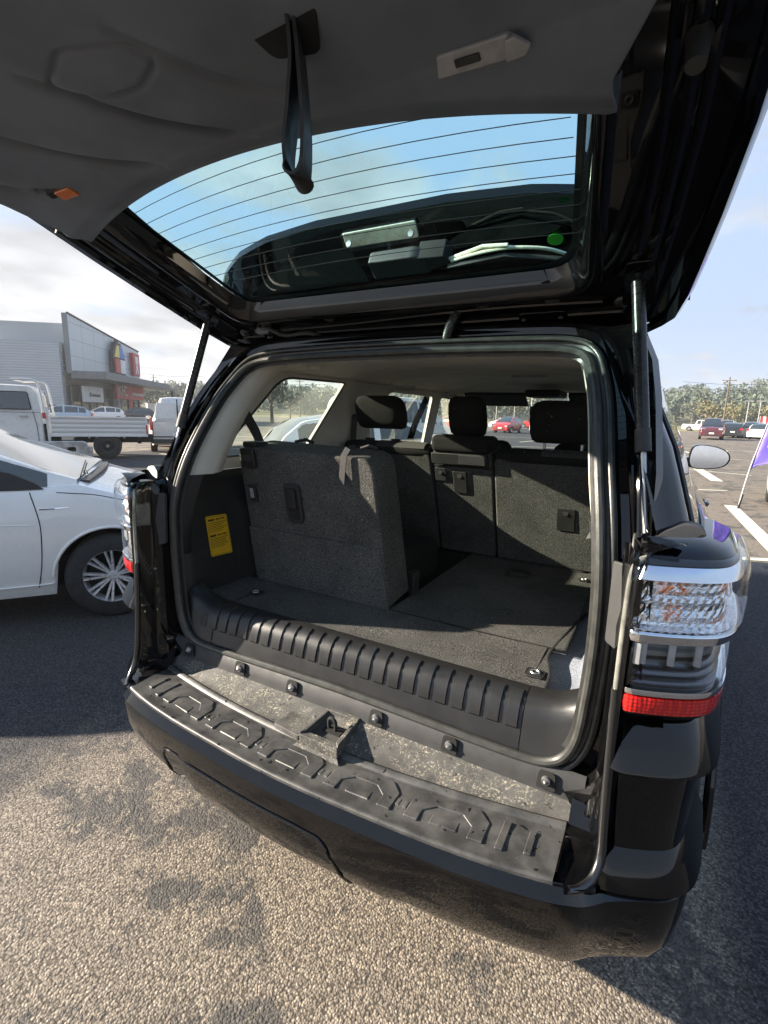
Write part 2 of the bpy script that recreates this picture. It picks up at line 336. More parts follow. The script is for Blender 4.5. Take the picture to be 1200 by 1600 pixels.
def sweep(pts, prof, upv=None, closed=False, caps=True, scale=None):
    pts = [Vector(p) for p in pts]; T = frames(pts, closed); rows = []; prev = None
    for i, (p, t) in enumerate(zip(pts, T)):
        if upv is not None: u = Vector(upv(i, p) if callable(upv) else upv)
        else: u = prev if prev is not None else (Vector((0, 0, 1)) if abs(t.z) < .9 else Vector((1, 0, 0)))
        s = t.cross(u)
        if s.length < 1e-6: s = t.orthogonal()
        s.normalize(); u = s.cross(t).normalized(); prev = u; k = scale[i] if scale else 1
        rows.append([p+s*a*k+u*b*k for a, b in prof])
    V, F = grid(rows, cu=True, cv=closed); m = len(prof)
    if caps and not closed: F += [tuple(range(m-1, -1, -1)), tuple(range(len(V)-m, len(V)))]
    return V, F
def circ(r, n=10): return [(r*math.cos(2*math.pi*i/n), r*math.sin(2*math.pi*i/n)) for i in range(n)]
def tube(pts, r, n=8, closed=False, caps=True):
    if isinstance(r, (list, tuple)): return sweep(pts, circ(1, n), None, closed, caps, list(r))
    return sweep(pts, circ(r, n), None, closed, caps)
def cyl(a, b, r, n=16, r2=None): return tube([a, b], [r, r2 if r2 else r], n)
def smoothpath(P, k=6, closed=False):
    P = [Vector(p) for p in P]; n = len(P); out = []
    for i in range(n if closed else n-1):
        p0 = P[(i-1) % n] if closed or i > 0 else P[i]; p1 = P[i]; p2 = P[(i+1) % n]; p3 = P[(i+2) % n] if closed or i+2 < n else p2
        for j in range(k):
            t = j/k; out.append(.5*((2*p1)+(p2-p0)*t+(2*p0-5*p1+4*p2-p3)*t*t+(3*p1-p0-3*p2+p3)*t**3))
    if not closed: out.append(P[-1])
    return out
def interp(tab, x):
    if x <= tab[0][0]: return tab[0][1]
    for (a, b), (c, d) in zip(tab, tab[1:]):
        if x <= c: return b+(d-b)*(x-a)/(c-a)
    return tab[-1][1]
def sstep(a, b, x):
    t = max(0, min(1, (x-a)/(b-a))); return t*t*(3-2*t)
def roundpoly(P, r, n=5):
    P = [Vector(p) for p in P]; out = []; m = len(P)
    for i in range(m):
        a, b, c = P[i-1], P[i], P[(i+1) % m]; rr = r[i] if isinstance(r, (list, tuple)) else r
        u, v = (a-b), (c-b); k = min(rr, u.length*.49, v.length*.49); u.normalize(); v.normalize(); s, e = b+u*k, b+v*k
        for j in range(n+1):
            t = j/n; out.append((1-t)**2*s+2*t*(1-t)*b+t*t*e)
    return out
def fill(outer, holes=()):
    b = bmesh.new(); E = []
    for lp in [outer]+list(holes):
        vs = [b.verts.new(Vector(p)) for p in lp]; E += [b.edges.new((vs[i], vs[(i+1) % len(vs)])) for i in range(len(vs))]
    bmesh.ops.triangle_fill(b, use_beauty=True, use_dissolve=False, edges=E)
    b.verts.index_update(); V = [v.co.copy() for v in b.verts]; F = [tuple(v.index for v in f.verts) for f in b.faces]; b.free(); return V, F
def mapv(VF, f): return [Vector(f(v)) for v in VF[0]], VF[1]
def mirx(VF): return [Vector((-v.x, v.y, v.z)) for v in map(Vector, VF[0])], VF[1]
def lathe(prof, c, axis='y', n=32):
    rows = []
    for i in range(n):
        a = 2*math.pi*i/n; r_ = []
        for r, h in prof:
            u, v = r*math.cos(a), r*math.sin(a)
            r_.append(Vector(c)+(Vector((u, h, v)) if axis == 'y' else Vector((h, u, v)) if axis == 'x' else Vector((u, v, h))))
        rows.append(r_)
    return grid(rows, cv=True)
def thing(name, label, cat, loc=(0, 0, 0), rz=0, group=None, shift=False):
    o = bpy.data.objects.new(name, None); COL.objects.link(o); o.location = loc; o.rotation_euler = (0, 0, rz); o.empty_display_size = .2
    o['label'] = label; o['category'] = cat
    if group: o['group'] = group
    if shift: SHIFT.add(o.name)
    return o
def tag(o, label, cat=None, group=None):
    o['label'] = label
    if cat: o['category'] = cat
    if group: o['group'] = group
    return o
def structure(o): o['kind'] = 'structure'; return o
def text(name, body, size, mat, parent, mtx, ext=.02, sx=1.0):
    cu = bpy.data.curves.new(name, 'FONT'); cu.body = body; cu.size = size; cu.extrude = ext; cu.align_x = 'CENTER'; cu.align_y = 'CENTER'; cu.space_character = 1.0
    t = bpy.data.objects.new(name, cu); COL.objects.link(t)
    dg = bpy.context.evaluated_depsgraph_get(); me = bpy.data.meshes.new_from_object(t.evaluated_get(dg)); bpy.data.objects.remove(t)
    me.transform(Matrix.Diagonal((sx, 1, 1, 1))); me.transform(mtx); me.materials.clear(); me.materials.append(M[mat]); o = bpy.data.objects.new(name, me); COL.objects.link(o); o.parent = parent; return o

# ============================================================ GROUND, LINES, HILLS
def ground_part(name, VF, mat, kind='structure', z=0):
    o = mesh_obj(name, VF, mat, smooth=0); o['kind'] = kind; return o
xs = [-540, -400, -300, -120, -60, -30, -15, -8, -4, -2, 0, 2, 4, 8, 15, 30, 60, 120, 300, 400, 540]
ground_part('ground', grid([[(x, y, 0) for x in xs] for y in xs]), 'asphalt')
ground_part('grass_verge', ([Vector(p) for p in ((-260, 92, .012), (-60, 92, .012), (160, 86, .012), (160, 330, .012), (-260, 330, .012))], [(0, 1, 2, 3, 4)]), 'grass')
def stripe(a, b, w):
    a, b = Vector((*a, .006)), Vector((*b, .006)); d = (b-a).normalized(); n = Vector((-d.y, d.x, 0))*w/2
    return [a-n, b-n, b+n, a+n], [(0, 1, 2, 3)]
L = [((.9, 5.55), (3.9, 6.95), .11), ((1.93, 10.2), (2.10, 5.3), .20), ((1.70, 19.6), (2.05, 14.6), .28), ((.9, 12.05), (2.1, 12.6), .10), ((.9, 17.9), (3.1, 17.1), .12),
     ((2.6, 25.8), (1.4, 29.5), .25), ((1.0, 25.), (5.5, 23.9), .12), ((-2.0, 33.0), (9.5, 31.5), .14), ((-9., 24.), (-3., 26.5), .12), ((-7.0, 30.), (-6.0, 39.0), .14), ((-11., 36.), (-3.0, 38.5), .14),
     ((-16.0, 12.2), (-12.6, 14.2), .12), ((-17.8, 15.8), (-13.4, 18.2), .12), ((-13.9, 10.0), (-12.3, 10.2), .14), ((-22.0, 19.), (-16.0, 24.), .14), ((-30., 26.), (-24., 29.), .14)]
ground_part('parking_line', join(*[stripe(a, b, w) for a, b, w in L]), 'line')

# ============================================================ THE SUV
suv = thing('suv', 'black suv seen from behind with its tailgate raised and cargo area open', 'suv', (0, 2.4, 0), 0, shift=True)
def P_(name, VF, mat, parent=suv, **kw): return mesh_obj(name, VF, mat, parent, **kw)
ye = lambda x: .14*(abs(x)/.86)**3.2
def opY(z): return .285 if z < 1.15 else .285+(.56-.285)*((z-1.15)/(1.69-1.15))**1.8
# ---- tailgate opening loop
half = [(.0, .742), (.2, .738), (.40, .733), (.53, .733), (.585, .745), (.618, .775), (.637, .83), (.645, .92), (.649, 1.02), (.648, 1.12), (.643, 1.2), (.63, 1.30), (.612, 1.40), (.588, 1.53), (.567, 1.60), (.545, 1.645), (.505, 1.668), (.42, 1.677), (.2, 1.683), (0, 1.684)]
oh = [Vector((x, opY(z), z)) for x, z in half]
oph = smoothpath(oh, 4)
LOOP = oph+[Vector((-p.x, p.y, p.z)) for p in reversed(oph[1:-1])]
CEN = Vector((0, .4, 1.2))
def loopoff(o, dy=0):
    out = []; n = len(LOOP)
    for i, p in enumerate(LOOP):
        t = (LOOP[(i+1) % n]-LOOP[i-1]); t.y = 0; t.normalize(); nn = Vector((t.z, 0, -t.x))
        if nn.dot(p-CEN) < 0: nn = -nn
        q = p+nn*o; out.append(Vector((q.x, q.y+dy, q.z)))
    return out
seal_prof = [(.0105*math.cos(a), .0105*math.sin(a)) for a in [2*math.pi*i/10 for i in range(10)]]
P_('tailgate_seal', tube(loopoff(-.004, -.008), .0105, 10, True), 'rubber')
P_('seal_flange', join(tube(loopoff(.020, -.002), .0065, 8, True), grid([loopoff(-.022, .008), loopoff(-.002, .004), loopoff(.028, .004)], cu=True)), 'rubber', smooth=50)
# jamb: from the seal out to the edge of the body
def outer_pt(p):
    z = p.z; ax = abs(p.x); sg = 1 if p.x >= 0 else -1
    ang = math.atan2(z-1.2, ax)
    side = interp([(.55, .70), (.75, .705), (.95, .71), (1.1, .712), (1.25, .722), (1.40, .715), (1.55, .695), (1.66, .672), (1.72, .64)], z)
    return side, sg
rows = [loopoff(.026, .004), loopoff(.034, .018), loopoff(.050, .018), loopoff(.058, .002)]
o1, o2 = [], []
for p in LOOP:
    sg = 1 if p.x >= 0 else -1
    if p.z < .80 and abs(p.x) < .6: q = Vector((p.x*1.04, .262, .700)); q2 = Vector((p.x*1.04, .262, .62))
    elif p.z > 1.64: t = min(1, abs(p.x)/.56); q = Vector((p.x*1.17, p.y+.02, 1.738-.018*t*t)); q2 = Vector((p.x*1.18, p.y+.05, 1.752-.02*t*t))
    else:
        side, _ = outer_pt(p)
        if p.z < 1.25: f_ = sstep(.72, .86, p.z); q = Vector((sg*(.668+.030*f_), .250-.028*f_, p.z-.035*(1-f_))); q2 = Vector((sg*(.676+.034*f_), .250-.034*f_, q.z-.01*(1-f_)))
        else: q = Vector((sg*side, p.y-.008, p.z)); q2 = Vector((sg*(side+.012), p.y+.02, q.z))
    o1.append(q); o2.append(q2)
mid_ = [a.lerp(b, .5)+Vector((0, .010, 0)) for a, b in zip(rows[-1], o1)]
P_('tailgate_jamb', grid(rows+[mid_, o1, o2], cu=True), 'black_in', smooth=50)
# water channel ridges beside the opening
for sg in (1, -1):
    rid = smoothpath([(sg*x, opY(z)+d, z) for x, z, d in ((.700, 1.28, -.012), (.682, 1.42, -.012), (.655, 1.56, -.012), (.625, 1.66, -.012), (.57, 1.715, -.008), (.45, 1.728, -.006))], 5)
    P_('drip_channel', tube(rid, .0045, 6), 'black_in')
P_('roof_channel', join(tube([(x, .575, 1.728-.02*(x/.6)**2) for x in [i*.05-.6 for i in range(25)]], .007, 6)), 'black_in')
# ---- exterior skin
def bodyX(z):   # half width amidships
    return interp([(.30, .84), (.40, .90), (.60, .925), (.85, .935), (1.0, .935), (1.10, .928), (1.17, .900), (1.21, .848), (1.443, .775), (1.589, .706), (1.70, .655), (1.76, .61)], z)
def rearin(y, z):  # plan rounding toward the rear corner
    y0 = .20 if z < 1.2 else opY(z)-.03
    return (.065 if z < 1.2 else .035)*(1-sstep(y0, y0+.9, y)) + .06*(1-sstep(y0, y0+.10, y))
def frontin(y, z): return .16*sstep(4.3, 4.85, y)**2
def arch(y, zb):
    for yc in (1.09, 3.88):
        d = abs(y-yc)
        if d < .46: zb = max(zb, .40+math.sqrt(.46**2-d*d))
    return zb
ys = [.47, .50, .55]+[.63+.0354*i for i in range(27)]+[1.6+.09*i for i in range(21)]+[3.42+.0354*i for i in range(27)]+[4.45, 4.6, 4.7, 4.78, 4.84]
for sg in (1, -1):
    rows = []
    for y in ys:
        zb = arch(y, .36); top = 1.20 if y < 3.4 else 1.20-.10*sstep(3.4, 4.7, y)-.12*sstep(4.6, 4.84, y)
        zb = min(zb, top-.05)
        rows.append([(sg*(bodyX(z)-rearin(y, z)-frontin(y, z)), y, z) for z in [zb+(top-zb)*t for t in (0, .1, .25, .4, .55, .7, .82, .9, .96, 1)]])
    P_('body_side', grid(rows), 'black', smooth=40)
    P_('arch_flare', tube([(sg*(bodyX(.7)+.004), 1.09+.46*math.cos(a), .40+.46*math.sin(a)) for a in [math.pi*i/24 for i in range(25)]], .012, 8), 'black')
    # glasshouse columns
    def gx(y, z): return sg*(bodyX(z)-rearin(y, z)-.05*sstep(2.9, 3.6, y))
    def colband(name, f0, f1, mat, z0, z1, nz=8, **kw):
        rows = []
        for i in range(nz+1):
            z = z0+(z1-z0)*i/nz; a, b = f0(z), f1(z); rows.append([(gx(a+(b-a)*j/8, z), a+(b-a)*j/8, z) for j in range(9)])
        return P_(name, grid(rows), mat, smooth=50, **kw)
    rear = lambda z: opY(z)+.0
    colband('rear_pillar_skin', lambda z: opY(z)-.02, lambda z: opY(z)+.13+.10*(z-1.2), 'black', 1.20, 1.70)
    colband('quarter_window', lambda z: opY(z)+.132+.10*(z-1.2), lambda z: 1.30+.35*(z-1.2), 'glass', 1.215, 1.665)
    colband('middle_pillar_skin', lambda z: 1.305+.35*(z-1.2), lambda z: 1.44+.42*(z-1.2), 'black', 1.20, 1.70)
    colband('rear_door_window', lambda z: 1.445+.42*(z-1.2), lambda z: 2.27, 'glass', 1.215, 1.665)
    colband('door_pillar_skin', lambda z: 2.275, lambda z: 2.38, 'black', 1.20, 1.70)
    colband('front_door_window', lambda z: 2.385, lambda z: 3.42-1.35*(z-1.2), 'glass', 1.215, 1.665)
    colband('windscreen_pillar', lambda z: 3.425-1.35*(z-1.2), lambda z: 3.52-1.35*(z-1.2), 'black', 1.20, 1.70)
    P_('roof_edge', grid([[(gx(y, z)*k, y, z) for z, k in ((1.668, 1), (1.70, 1), (1.73, .97), (1.75, .92))] for y in [.58+.09*i for i in range(26)]]), 'black', smooth=50)
    P_('belt_moulding', tube([(gx(y, 1.208)*1.004, y, 1.208) for y in [.36+.1*i for i in range(31)]], .007, 6), 'rubber')
    P_('quarter_window_seal', tube([(gx(opY(z)+.12+.1*(z-1.2), z)*1.004, opY(z)+.12+.10*(z-1.2), z) for z in [1.21+.023*i for i in range(21)]], .006, 6), 'rubber')
rr = [(-.60, 1.752), (-.5, 1.768), (-.3, 1.782), (0, 1.788), (.3, 1.782), (.5, 1.768), (.60, 1.752)]
P_('roof', grid([[(x, y, z-.03*(1-sstep(.58, 1.0, y))-.02*sstep(2.2, 2.85, y)) for x, z in rr] for y in [.585+.1*i for i in range(24)]]), 'black', smooth=50)
for sg in (1, -1):
    r_ = P_('roof_rail', tube([(sg*.60, .95, 1.76), (sg*.60, 1.0, 1.80), (sg*.60, 1.1, 1.815), (sg*.60, 2.5, 1.815), (sg*.60, 2.65, 1.76)], .014, 8), 'black')
P_('windscreen', grid([[(x, 2.90+.64*t+.04*(1-(x/.62)**2), 1.745-.02-.52*t) for x in [-.62-.14*t+(1.24+.28*t)*i/12 for i in range(13)]] for t in [0, .25, .5, .75, 1]]), 'glass_clear', smooth=60)
P_('bonnet', grid([[(x, y, 1.205-.10*sstep(3.5, 4.7, y)-.18*sstep(4.55, 4.84, y)+.03*(1-(x/.86)**2)) for x in [-.86+.1433*i for i in range(13)]] for y in [3.50, 3.6, 3.9, 4.2, 4.5, 4.65, 4.75, 4.84]]), 'black', smooth=60)
P_('grille', box((0, 4.83, .85), (1.2, .06, .34)), 'matte', bevel=.02)
P_('front_bumper', box((0, 4.80, .55), (1.72, .16, .34)), 'black', bevel=.06)
for sg in (1, -1): P_('headlight', box((sg*.70, 4.76, .92), (.30, .16, .20)), 'lens', bevel=.04)
P_('underbody', box((0, 2.55, .42), (1.50, 4.3, .22)), 'dull', bevel=.03)
# door mirrors and handles
for sg in (1, -1):
    hs = smoothpath([(0, 0, 0), (.025, .0, .070), (.11, 0, .075), (.20, 0, .048), (.235, 0, -.005), (.20, 0, -.065), (.08, 0, -.088), (.012, 0, -.072)], 4, True)
    c0 = Vector((sg*.885, 3.24, 1.275))
    def mr_(d, k): return [c0+Vector((sg*(v.x*k+.115*(1-k)), d, v.z*k)) for v in hs]
    body = P_('door_mirror', join(grid([mr_(-.01, .94), mr_(-.015, 1.0), mr_(.03, 1.03), mr_(.08, .92), mr_(.12, .55), mr_(.13, .05)], cu=True), cyl(c0+Vector((sg*-.06, .06, -.05)), c0+Vector((sg*.05, .05, -.05)), .035, 10)), 'black', smooth=50)
    P_('mirror_glass', ([v+Vector((0, .028*(v.z-c0.z)-.003, 0)) for v in mr_(-.008, .93)], [tuple(range(len(hs)))]), 'chrome', body, smooth=0)
    for y in (1.72, 2.78):
        P_('door_handle', join(tube(smoothpath([(sg*.945, y-.10, 1.02), (sg*.985, y-.06, 1.022), (sg*.99, y, 1.022), (sg*.985, y+.06, 1.022), (sg*.945, y+.10, 1.02)], 4), .015, 8)), 'black')
# wheels
def wheel(cx, cy, r, w, parent, sg, name='tyre', axis='x', spokes=6, rimmat='alloy', ri=.62):
    k = r
    pr = [(ri*k, -.5*w), (.9*k, -.5*w), (.985*k, -.40*w), (k, -.2*w), (k, .2*w), (.985*k, .40*w), (.9*k, .5*w), (ri*k, .5*w)]
    t = mesh_obj(name, lathe(pr, (cx, cy, r), axis, 40), 'tyre', parent, smooth=50)
    h = sg*.5*w
    rp = [((ri+.025)*k, h*.98), (ri*k, h*1.0), ((ri-.025)*k, h*.86), ((ri-.05)*k, h*.2)]
    mesh_obj('brake_disc', lathe([((ri-.045)*k, h*.25), (.1*k, h*.3), (.001, h*.3)], (cx, cy, r), axis, 28), 'dull', t)
    parts = [lathe(rp, (cx, cy, r), axis, 36)]
    for i in range(spokes):
        a = 2*math.pi*i/spokes+.3; ca, sa = math.cos(a), math.sin(a)
        for da in ((-.09, .09) if spokes < 8 else (-.11, .11)):
            c1, s1 = math.cos(a+da), math.sin(a+da)
            def pt(rr_, hh): return (Vector((cx+hh, cy+rr_*c1, r+rr_*s1)) if axis == 'x' else Vector((cx+rr_*c1, cy+hh, r+rr_*s1)))
            parts.append(sweep([pt(.10*k, h*.80), pt(.35*k, h*.83), pt(.61*k, h*.93)], [(-.034*k, -.05*k), (.034*k, -.05*k), (.022*k, .02*k), (-.022*k, .02*k)], upv=(Vector((sg, 0, 0)) if axis == 'x' else Vector((0, sg, 0)))))
    parts.append(lathe([(.001, h*.9), (.10*k, h*.9), (.13*k, h*.75), (.13*k, 0)], (cx, cy, r), axis, 20))
    mesh_obj('rim', join(*parts), rimmat, t, smooth=35); return t
for sg in (1, -1):
    for y in (1.09, 3.88): wheel(sg*.80, y, .39, .25, suv, sg)

# ---- bumper
PATH = [(0, 0), (.1, .002), (.2, .008), (.3, .014), (.4, .022), (.5, .034), (.6, .052), (.66, .070), (.695, .098), (.73, .138), (.785, .172), (.82, .190), (.850, .216), (.870, .258), (.880, .32), (.886, .39), (.893, .47), (.90, .60), (.90, .64)]
PATH = [Vector((p.x, p.y, 0)) for p in smoothpath([(x, y, 0) for x, y in PATH], 2)]
FULL = [Vector((-p.x, p.y, 0)) for p in reversed(PATH[1:])]+PATH
def pnorm(i, path):
    a = path[max(0, i-1)]; b = path[min(len(path)-1, i+1)]; t = (b-a).normalized(); return Vector((t.y, -t.x, 0))
def pathloft(path, proff):
    rows = []
    for i, p in enumerate(path):
        n = pnorm(i, path); rows.append([p+n*o+Vector((0, 0, z)) for o, z in proff(p)])
    return grid(rows)
def low(p):
    ax = abs(p.x); zl = -.048*sstep(.655, .725, ax); rs = .0; ct = .0
    cen_ = .012*(sstep(.36, .30, ax) if 0 else (1-sstep(.30, .36, ax)))
    cf_ = sstep(.655, .725, ax)
    return [(-.05, .637+zl), (-.034, .637+zl), (-.024, .640+zl), (-.017, .647+zl), (.003-.008*cf_, .620+zl*.6), (.004-.008*cf_, .612+zl*.5), (-.006+cen_, .53), (-.028+cen_+.014*cf_, .465), (-.055+cen_+.024*cf_, .425), (-.10+cen_+.03*cf_, .402-cen_), (-.18, .395+rs), (-.22, .42+rs)]
bump = P_('rear_bumper', pathloft(FULL, low), 'black', smooth=24)
LP = [Vector((x, y, 0)) for x, y in ((.700, .215), (.703, .175), (.716, .160), (.75, .168), (.785, .182), (.82, .200), (.848, .224), (.868, .262), (.880, .32), (.888, .41), (.893, .50))]
LP = smoothpath(LP, 3)
# raised corner sections of the bumper below each lamp
for sg in (1, -1):
    cp = LP
    if sg < 0: cp = [Vector((-p.x, p.y, 0)) for p in reversed(cp)]
    def up_(p):
        f = sstep(.25, .5, p.y)
        return [(-.08, .956), (-.045, .956), (-.034, .951), (-.028, .944), (-.010, .908), (.007, .874), (.009, .868), (.004, .862), (-.010, .856), (-.016, .846), (-.019, .80), (-.022, .74), (-.026, .690), (-.025, .680), (-.019, .672), (.009, .614), (.010, .607), (.004, .602), (-.01, .600)]
    P_('bumper_corner', pathloft(cp, up_), 'black', smooth=24)
# cut-out panel seam in the middle of the bumper
seam = smoothpath([(-.44, .41), (-.435, .50), (-.42, .545), (-.38, .56), (-.1, .565), (.10, .565), (.16, .55), (.19, .48), (.205, .415)], 5)
def onb(x, z, d=0):
    pr = low(Vector((x, 0, 0))); o = interp(sorted([(zz_, oo) for oo, zz_ in pr[4:10]]), z); i = min(range(len(FULL)), key=lambda k_: abs(FULL[k_].x-x)); n = pnorm(i, FULL)
    y_ = interp([(p.x, p.y) for p in FULL], x); return Vector((x, y_, z))+n*(o+d)
P_('bumper_panel_seam', tube([onb(v.x, v.y, .001) for v in seam], .0035, 6), 'black_in', bump)

for sg in (1, -1):
    rows = []
    for z in [.655, .67, .69, .72, .76, .82, .88, .94, 1.0, 1.06, 1.12, 1.18, 1.23, 1.262, 1.275]:
        f_ = sstep(.655, .76, z); b_ = sstep(1.255, 1.275, z)*.03
        rows.append([(sg*(.662+.016*f_), .252-.012*(1-f_)+b_, z), (sg*(.676+.010*f_), .240+b_, z), (sg*(.688+.003*f_), .215+b_, z), (sg*(.694+.001*f_), .185+b_, z), (sg*(.699+.001*f_), .166+b_, z), (sg*(.708), .155+.01*f_+b_, z)])
    P_('corner_inner_panel', grid(rows), 'black', smooth=60)
k = NT('glossy_edge_paint'); k.set(base=(.004, .004, .0045), rough=.3, coat=1., coatr=.16); M['edge'] = k.m
for sg in (1, -1):
    P_('corner_edge', tube(smoothpath([(sg*.6975, .172, 1.02), (sg*.700, .168, .92), (sg*.703, .163, .82), (sg*.706, .157, .74), (sg*.708, .146, .685), (sg*.700, .122, .652), (sg*.682, .098, .640), (sg*.664, .082, .640)], 6), .0085, 12), 'edge', suv)
    P_('lamp_inner_edge', tube(smoothpath([(sg*.6975, .172, 1.00), (sg*.697, .172, 1.08), (sg*.697, .174, 1.17), (sg*.699, .180, 1.235), (sg*.708, .185, 1.262), (sg*.73, .190, 1.272)], 6), .0060, 12), 'lens_edge', suv)
# ---- step pad with pressed U shapes
def padin(x): return .150+.062*(abs(x)/.62)**2
def padout(x): return interp([(p.x, p.y) for p in FULL], x)+.022
XS = [-.635+.0254*i for i in range(51)]
def padz(x, t): return .648+.004*math.sin(math.pi*t)
def endcut(x): return max(0, (abs(x)-.58)/.055)
rows = []
for x in XS:
    a, b = padin(x), padout(x); e = endcut(x); a2 = a; b2 = b
    rows.append([(x, a2+.020, .640), (x, a2+.016, .656), (x, a2+.010, .659), (x, a2+.002, .656), (x, a2-.004, .650)]+[(x, a2-.004+(b2+.012-a2+.004)*t, padz(x, t)) for t in (.2, .4, .6, .8)]+[(x, b2+.010, .6495), (x, b2+.002, .6525), (x, b2-.003, .6525), (x, b2-.007, .650), (x, b2-.008, .640)])
padgrid = grid(rows)
def arch_poly(cx, ox, s):
    return None
ribs = []
def slab(pts2, h=.0075, z0=.648):
    # pts2: outline in (x, v) where v runs 0 at outer lip to 1 at inner edge
    P = []
    for x, v in pts2:
        a, b = padin(x)-.008, padout(x)+.012; P.append((x, b+(a-b)*v, z0))
    ribs.append(prism(P, (0, 0, h)))
def bar(x0, v0, x1, v1, w):
    dx, dv = (x1-x0), (v1-v0)*.09; l = math.hypot(dx, dv); nx, nv = -dv/l*w/2, dx/l*w/2/.09
    slab([(x0+nx, v0+nv), (x1+nx, v1+nv), (x1-nx, v1-nv), (x0-nx, v0-nv)])
for i in range(-2, 3):
    c = i*.204
    # pressed arch (wide band) and its inner arch
    w, wi = .086, .046
    slab([(c-w, .17), (c-w, .66), (c-w*.66, .93), (c+w*.66, .93), (c+w, .66), (c+w, .17), (c+w*.62, .17), (c+w*.62, .46), (c+wi*.62, .66), (c-wi*.62, .66), (c-w*.62, .46), (c-w*.62, .17)], .0065)
    slab([(c-.030, .22), (c-.030, .46), (c+.030, .46), (c+.030, .22)], .005)
for i in (-1.5, -.5, .5, 1.5):
    c = i*.204; slab([(c-.014, .36), (c-.014, .56), (c-.004, .56), (c-.004, .36)], .005); slab([(c+.004, .36), (c+.004, .56), (c+.014, .56), (c+.014, .36)], .005)
for sg in (1, -1):
    slab([(sg*.518, .15), (sg*.518, .85), (sg*.535, .85), (sg*.535, .15)], .007)
    slab([(sg*.572, .22), (sg*.572, .78), (sg*.587, .78), (sg*.587, .22)], .007)
pad = P_('step_pad', join(padgrid, *ribs), 'pad', bump, smooth=60, bevel=.003, seg=2)
# mud-splashed shelf between pad and body
rows = []
for x in [-.665+.0266*i for i in range(51)]:
    a = padin(x)+.018; rows.append([(x, a, .655), (x, a+.010, .656)]+[(x, a+.010+(.262-a-.010)*t, .657+.030*t) for t in (.3, .6, .9)]+[(x, .264, .690)])
shelf = P_('bumper_shelf', grid(rows), 'mud', bump, smooth=60)
# vertical flange with bolts
rows = [[(x, .258, .684), (x, .262, .700), (x, .270, .735), (x, .280, .742)] for x in [-.66+.0264*i for i in range(51)]]
fl = P_('bolt_flange', grid(rows), 'matte', suv, smooth=50)
for x in (-.581, -.35, -.142, .142, .35, .581):
    P_('bolt_recess', join(prism(roundpoly([(x-.022, .257, .694), (x+.022, .257, .694), (x+.018, .265, .733), (x-.018, .265, .733)], .008), (0, -.004, 0))), 'dull', fl, bevel=.001)
    P_('bolt', join(lathe([(.001, -.014), (.005, -.010), (.0052, -.004)], (x, .2585, .714), 'y', 6), lathe([(.001, -.007), (.0095, -.005), (.0105, -.002), (.0105, .002)], (x, .2575, .714), 'y', 20)), 'steel', fl, smooth=30)
# latch housing
lh = prism(roundpoly([(-.012, .135, .656), (.105, .135, .656), (.092, .262, .656), (-.010, .262, .656)], .012), (0, 0, .034))
P_('latch_housing', join(prism(roundpoly([(-.118, .150, .655), (-.02, .140, .655), (-.02, .262, .655), (-.105, .262, .655)], .012), (0, 0, .016)), prism([(-.02, .132, .655), (.108, .132, .655), (.118, .122, .648), (-.03, .122, .648)], (0, 0, .006)),
    prism([(-.014, .135, .655), (-.002, .150, .655), (-.002, .250, .655), (-.014, .262, .655)], (0, 0, .036)), prism([(.104, .135, .655), (.090, .150, .655), (.080, .250, .655), (.092, .262, .655)], (0, 0, .036)),
    prism([(-.014, .132, .655), (.106, .132, .655), (.094, .155, .655), (-.004, .155, .655)], (0, 0, .030)), prism([(-.012, .248, .655), (.094, .248, .655), (.094, .262, .655), (-.012, .262, .655)], (0, 0, .040))), 'mud', fl, bevel=.004)
P_('latch_pocket', box((.042, .2, .668), (.092, .10, .010)), 'pad', fl, bevel=.002)
P_('latch_striker', join(tube(smoothpath([(.030, .205, .672), (.030, .204, .700), (.040, .203, .708), (.052, .202, .700), (.052, .202, .672)], 4), .0048, 8), box((.046, .205, .674), (.055, .034, .006))), 'dull', fl, smooth=50)

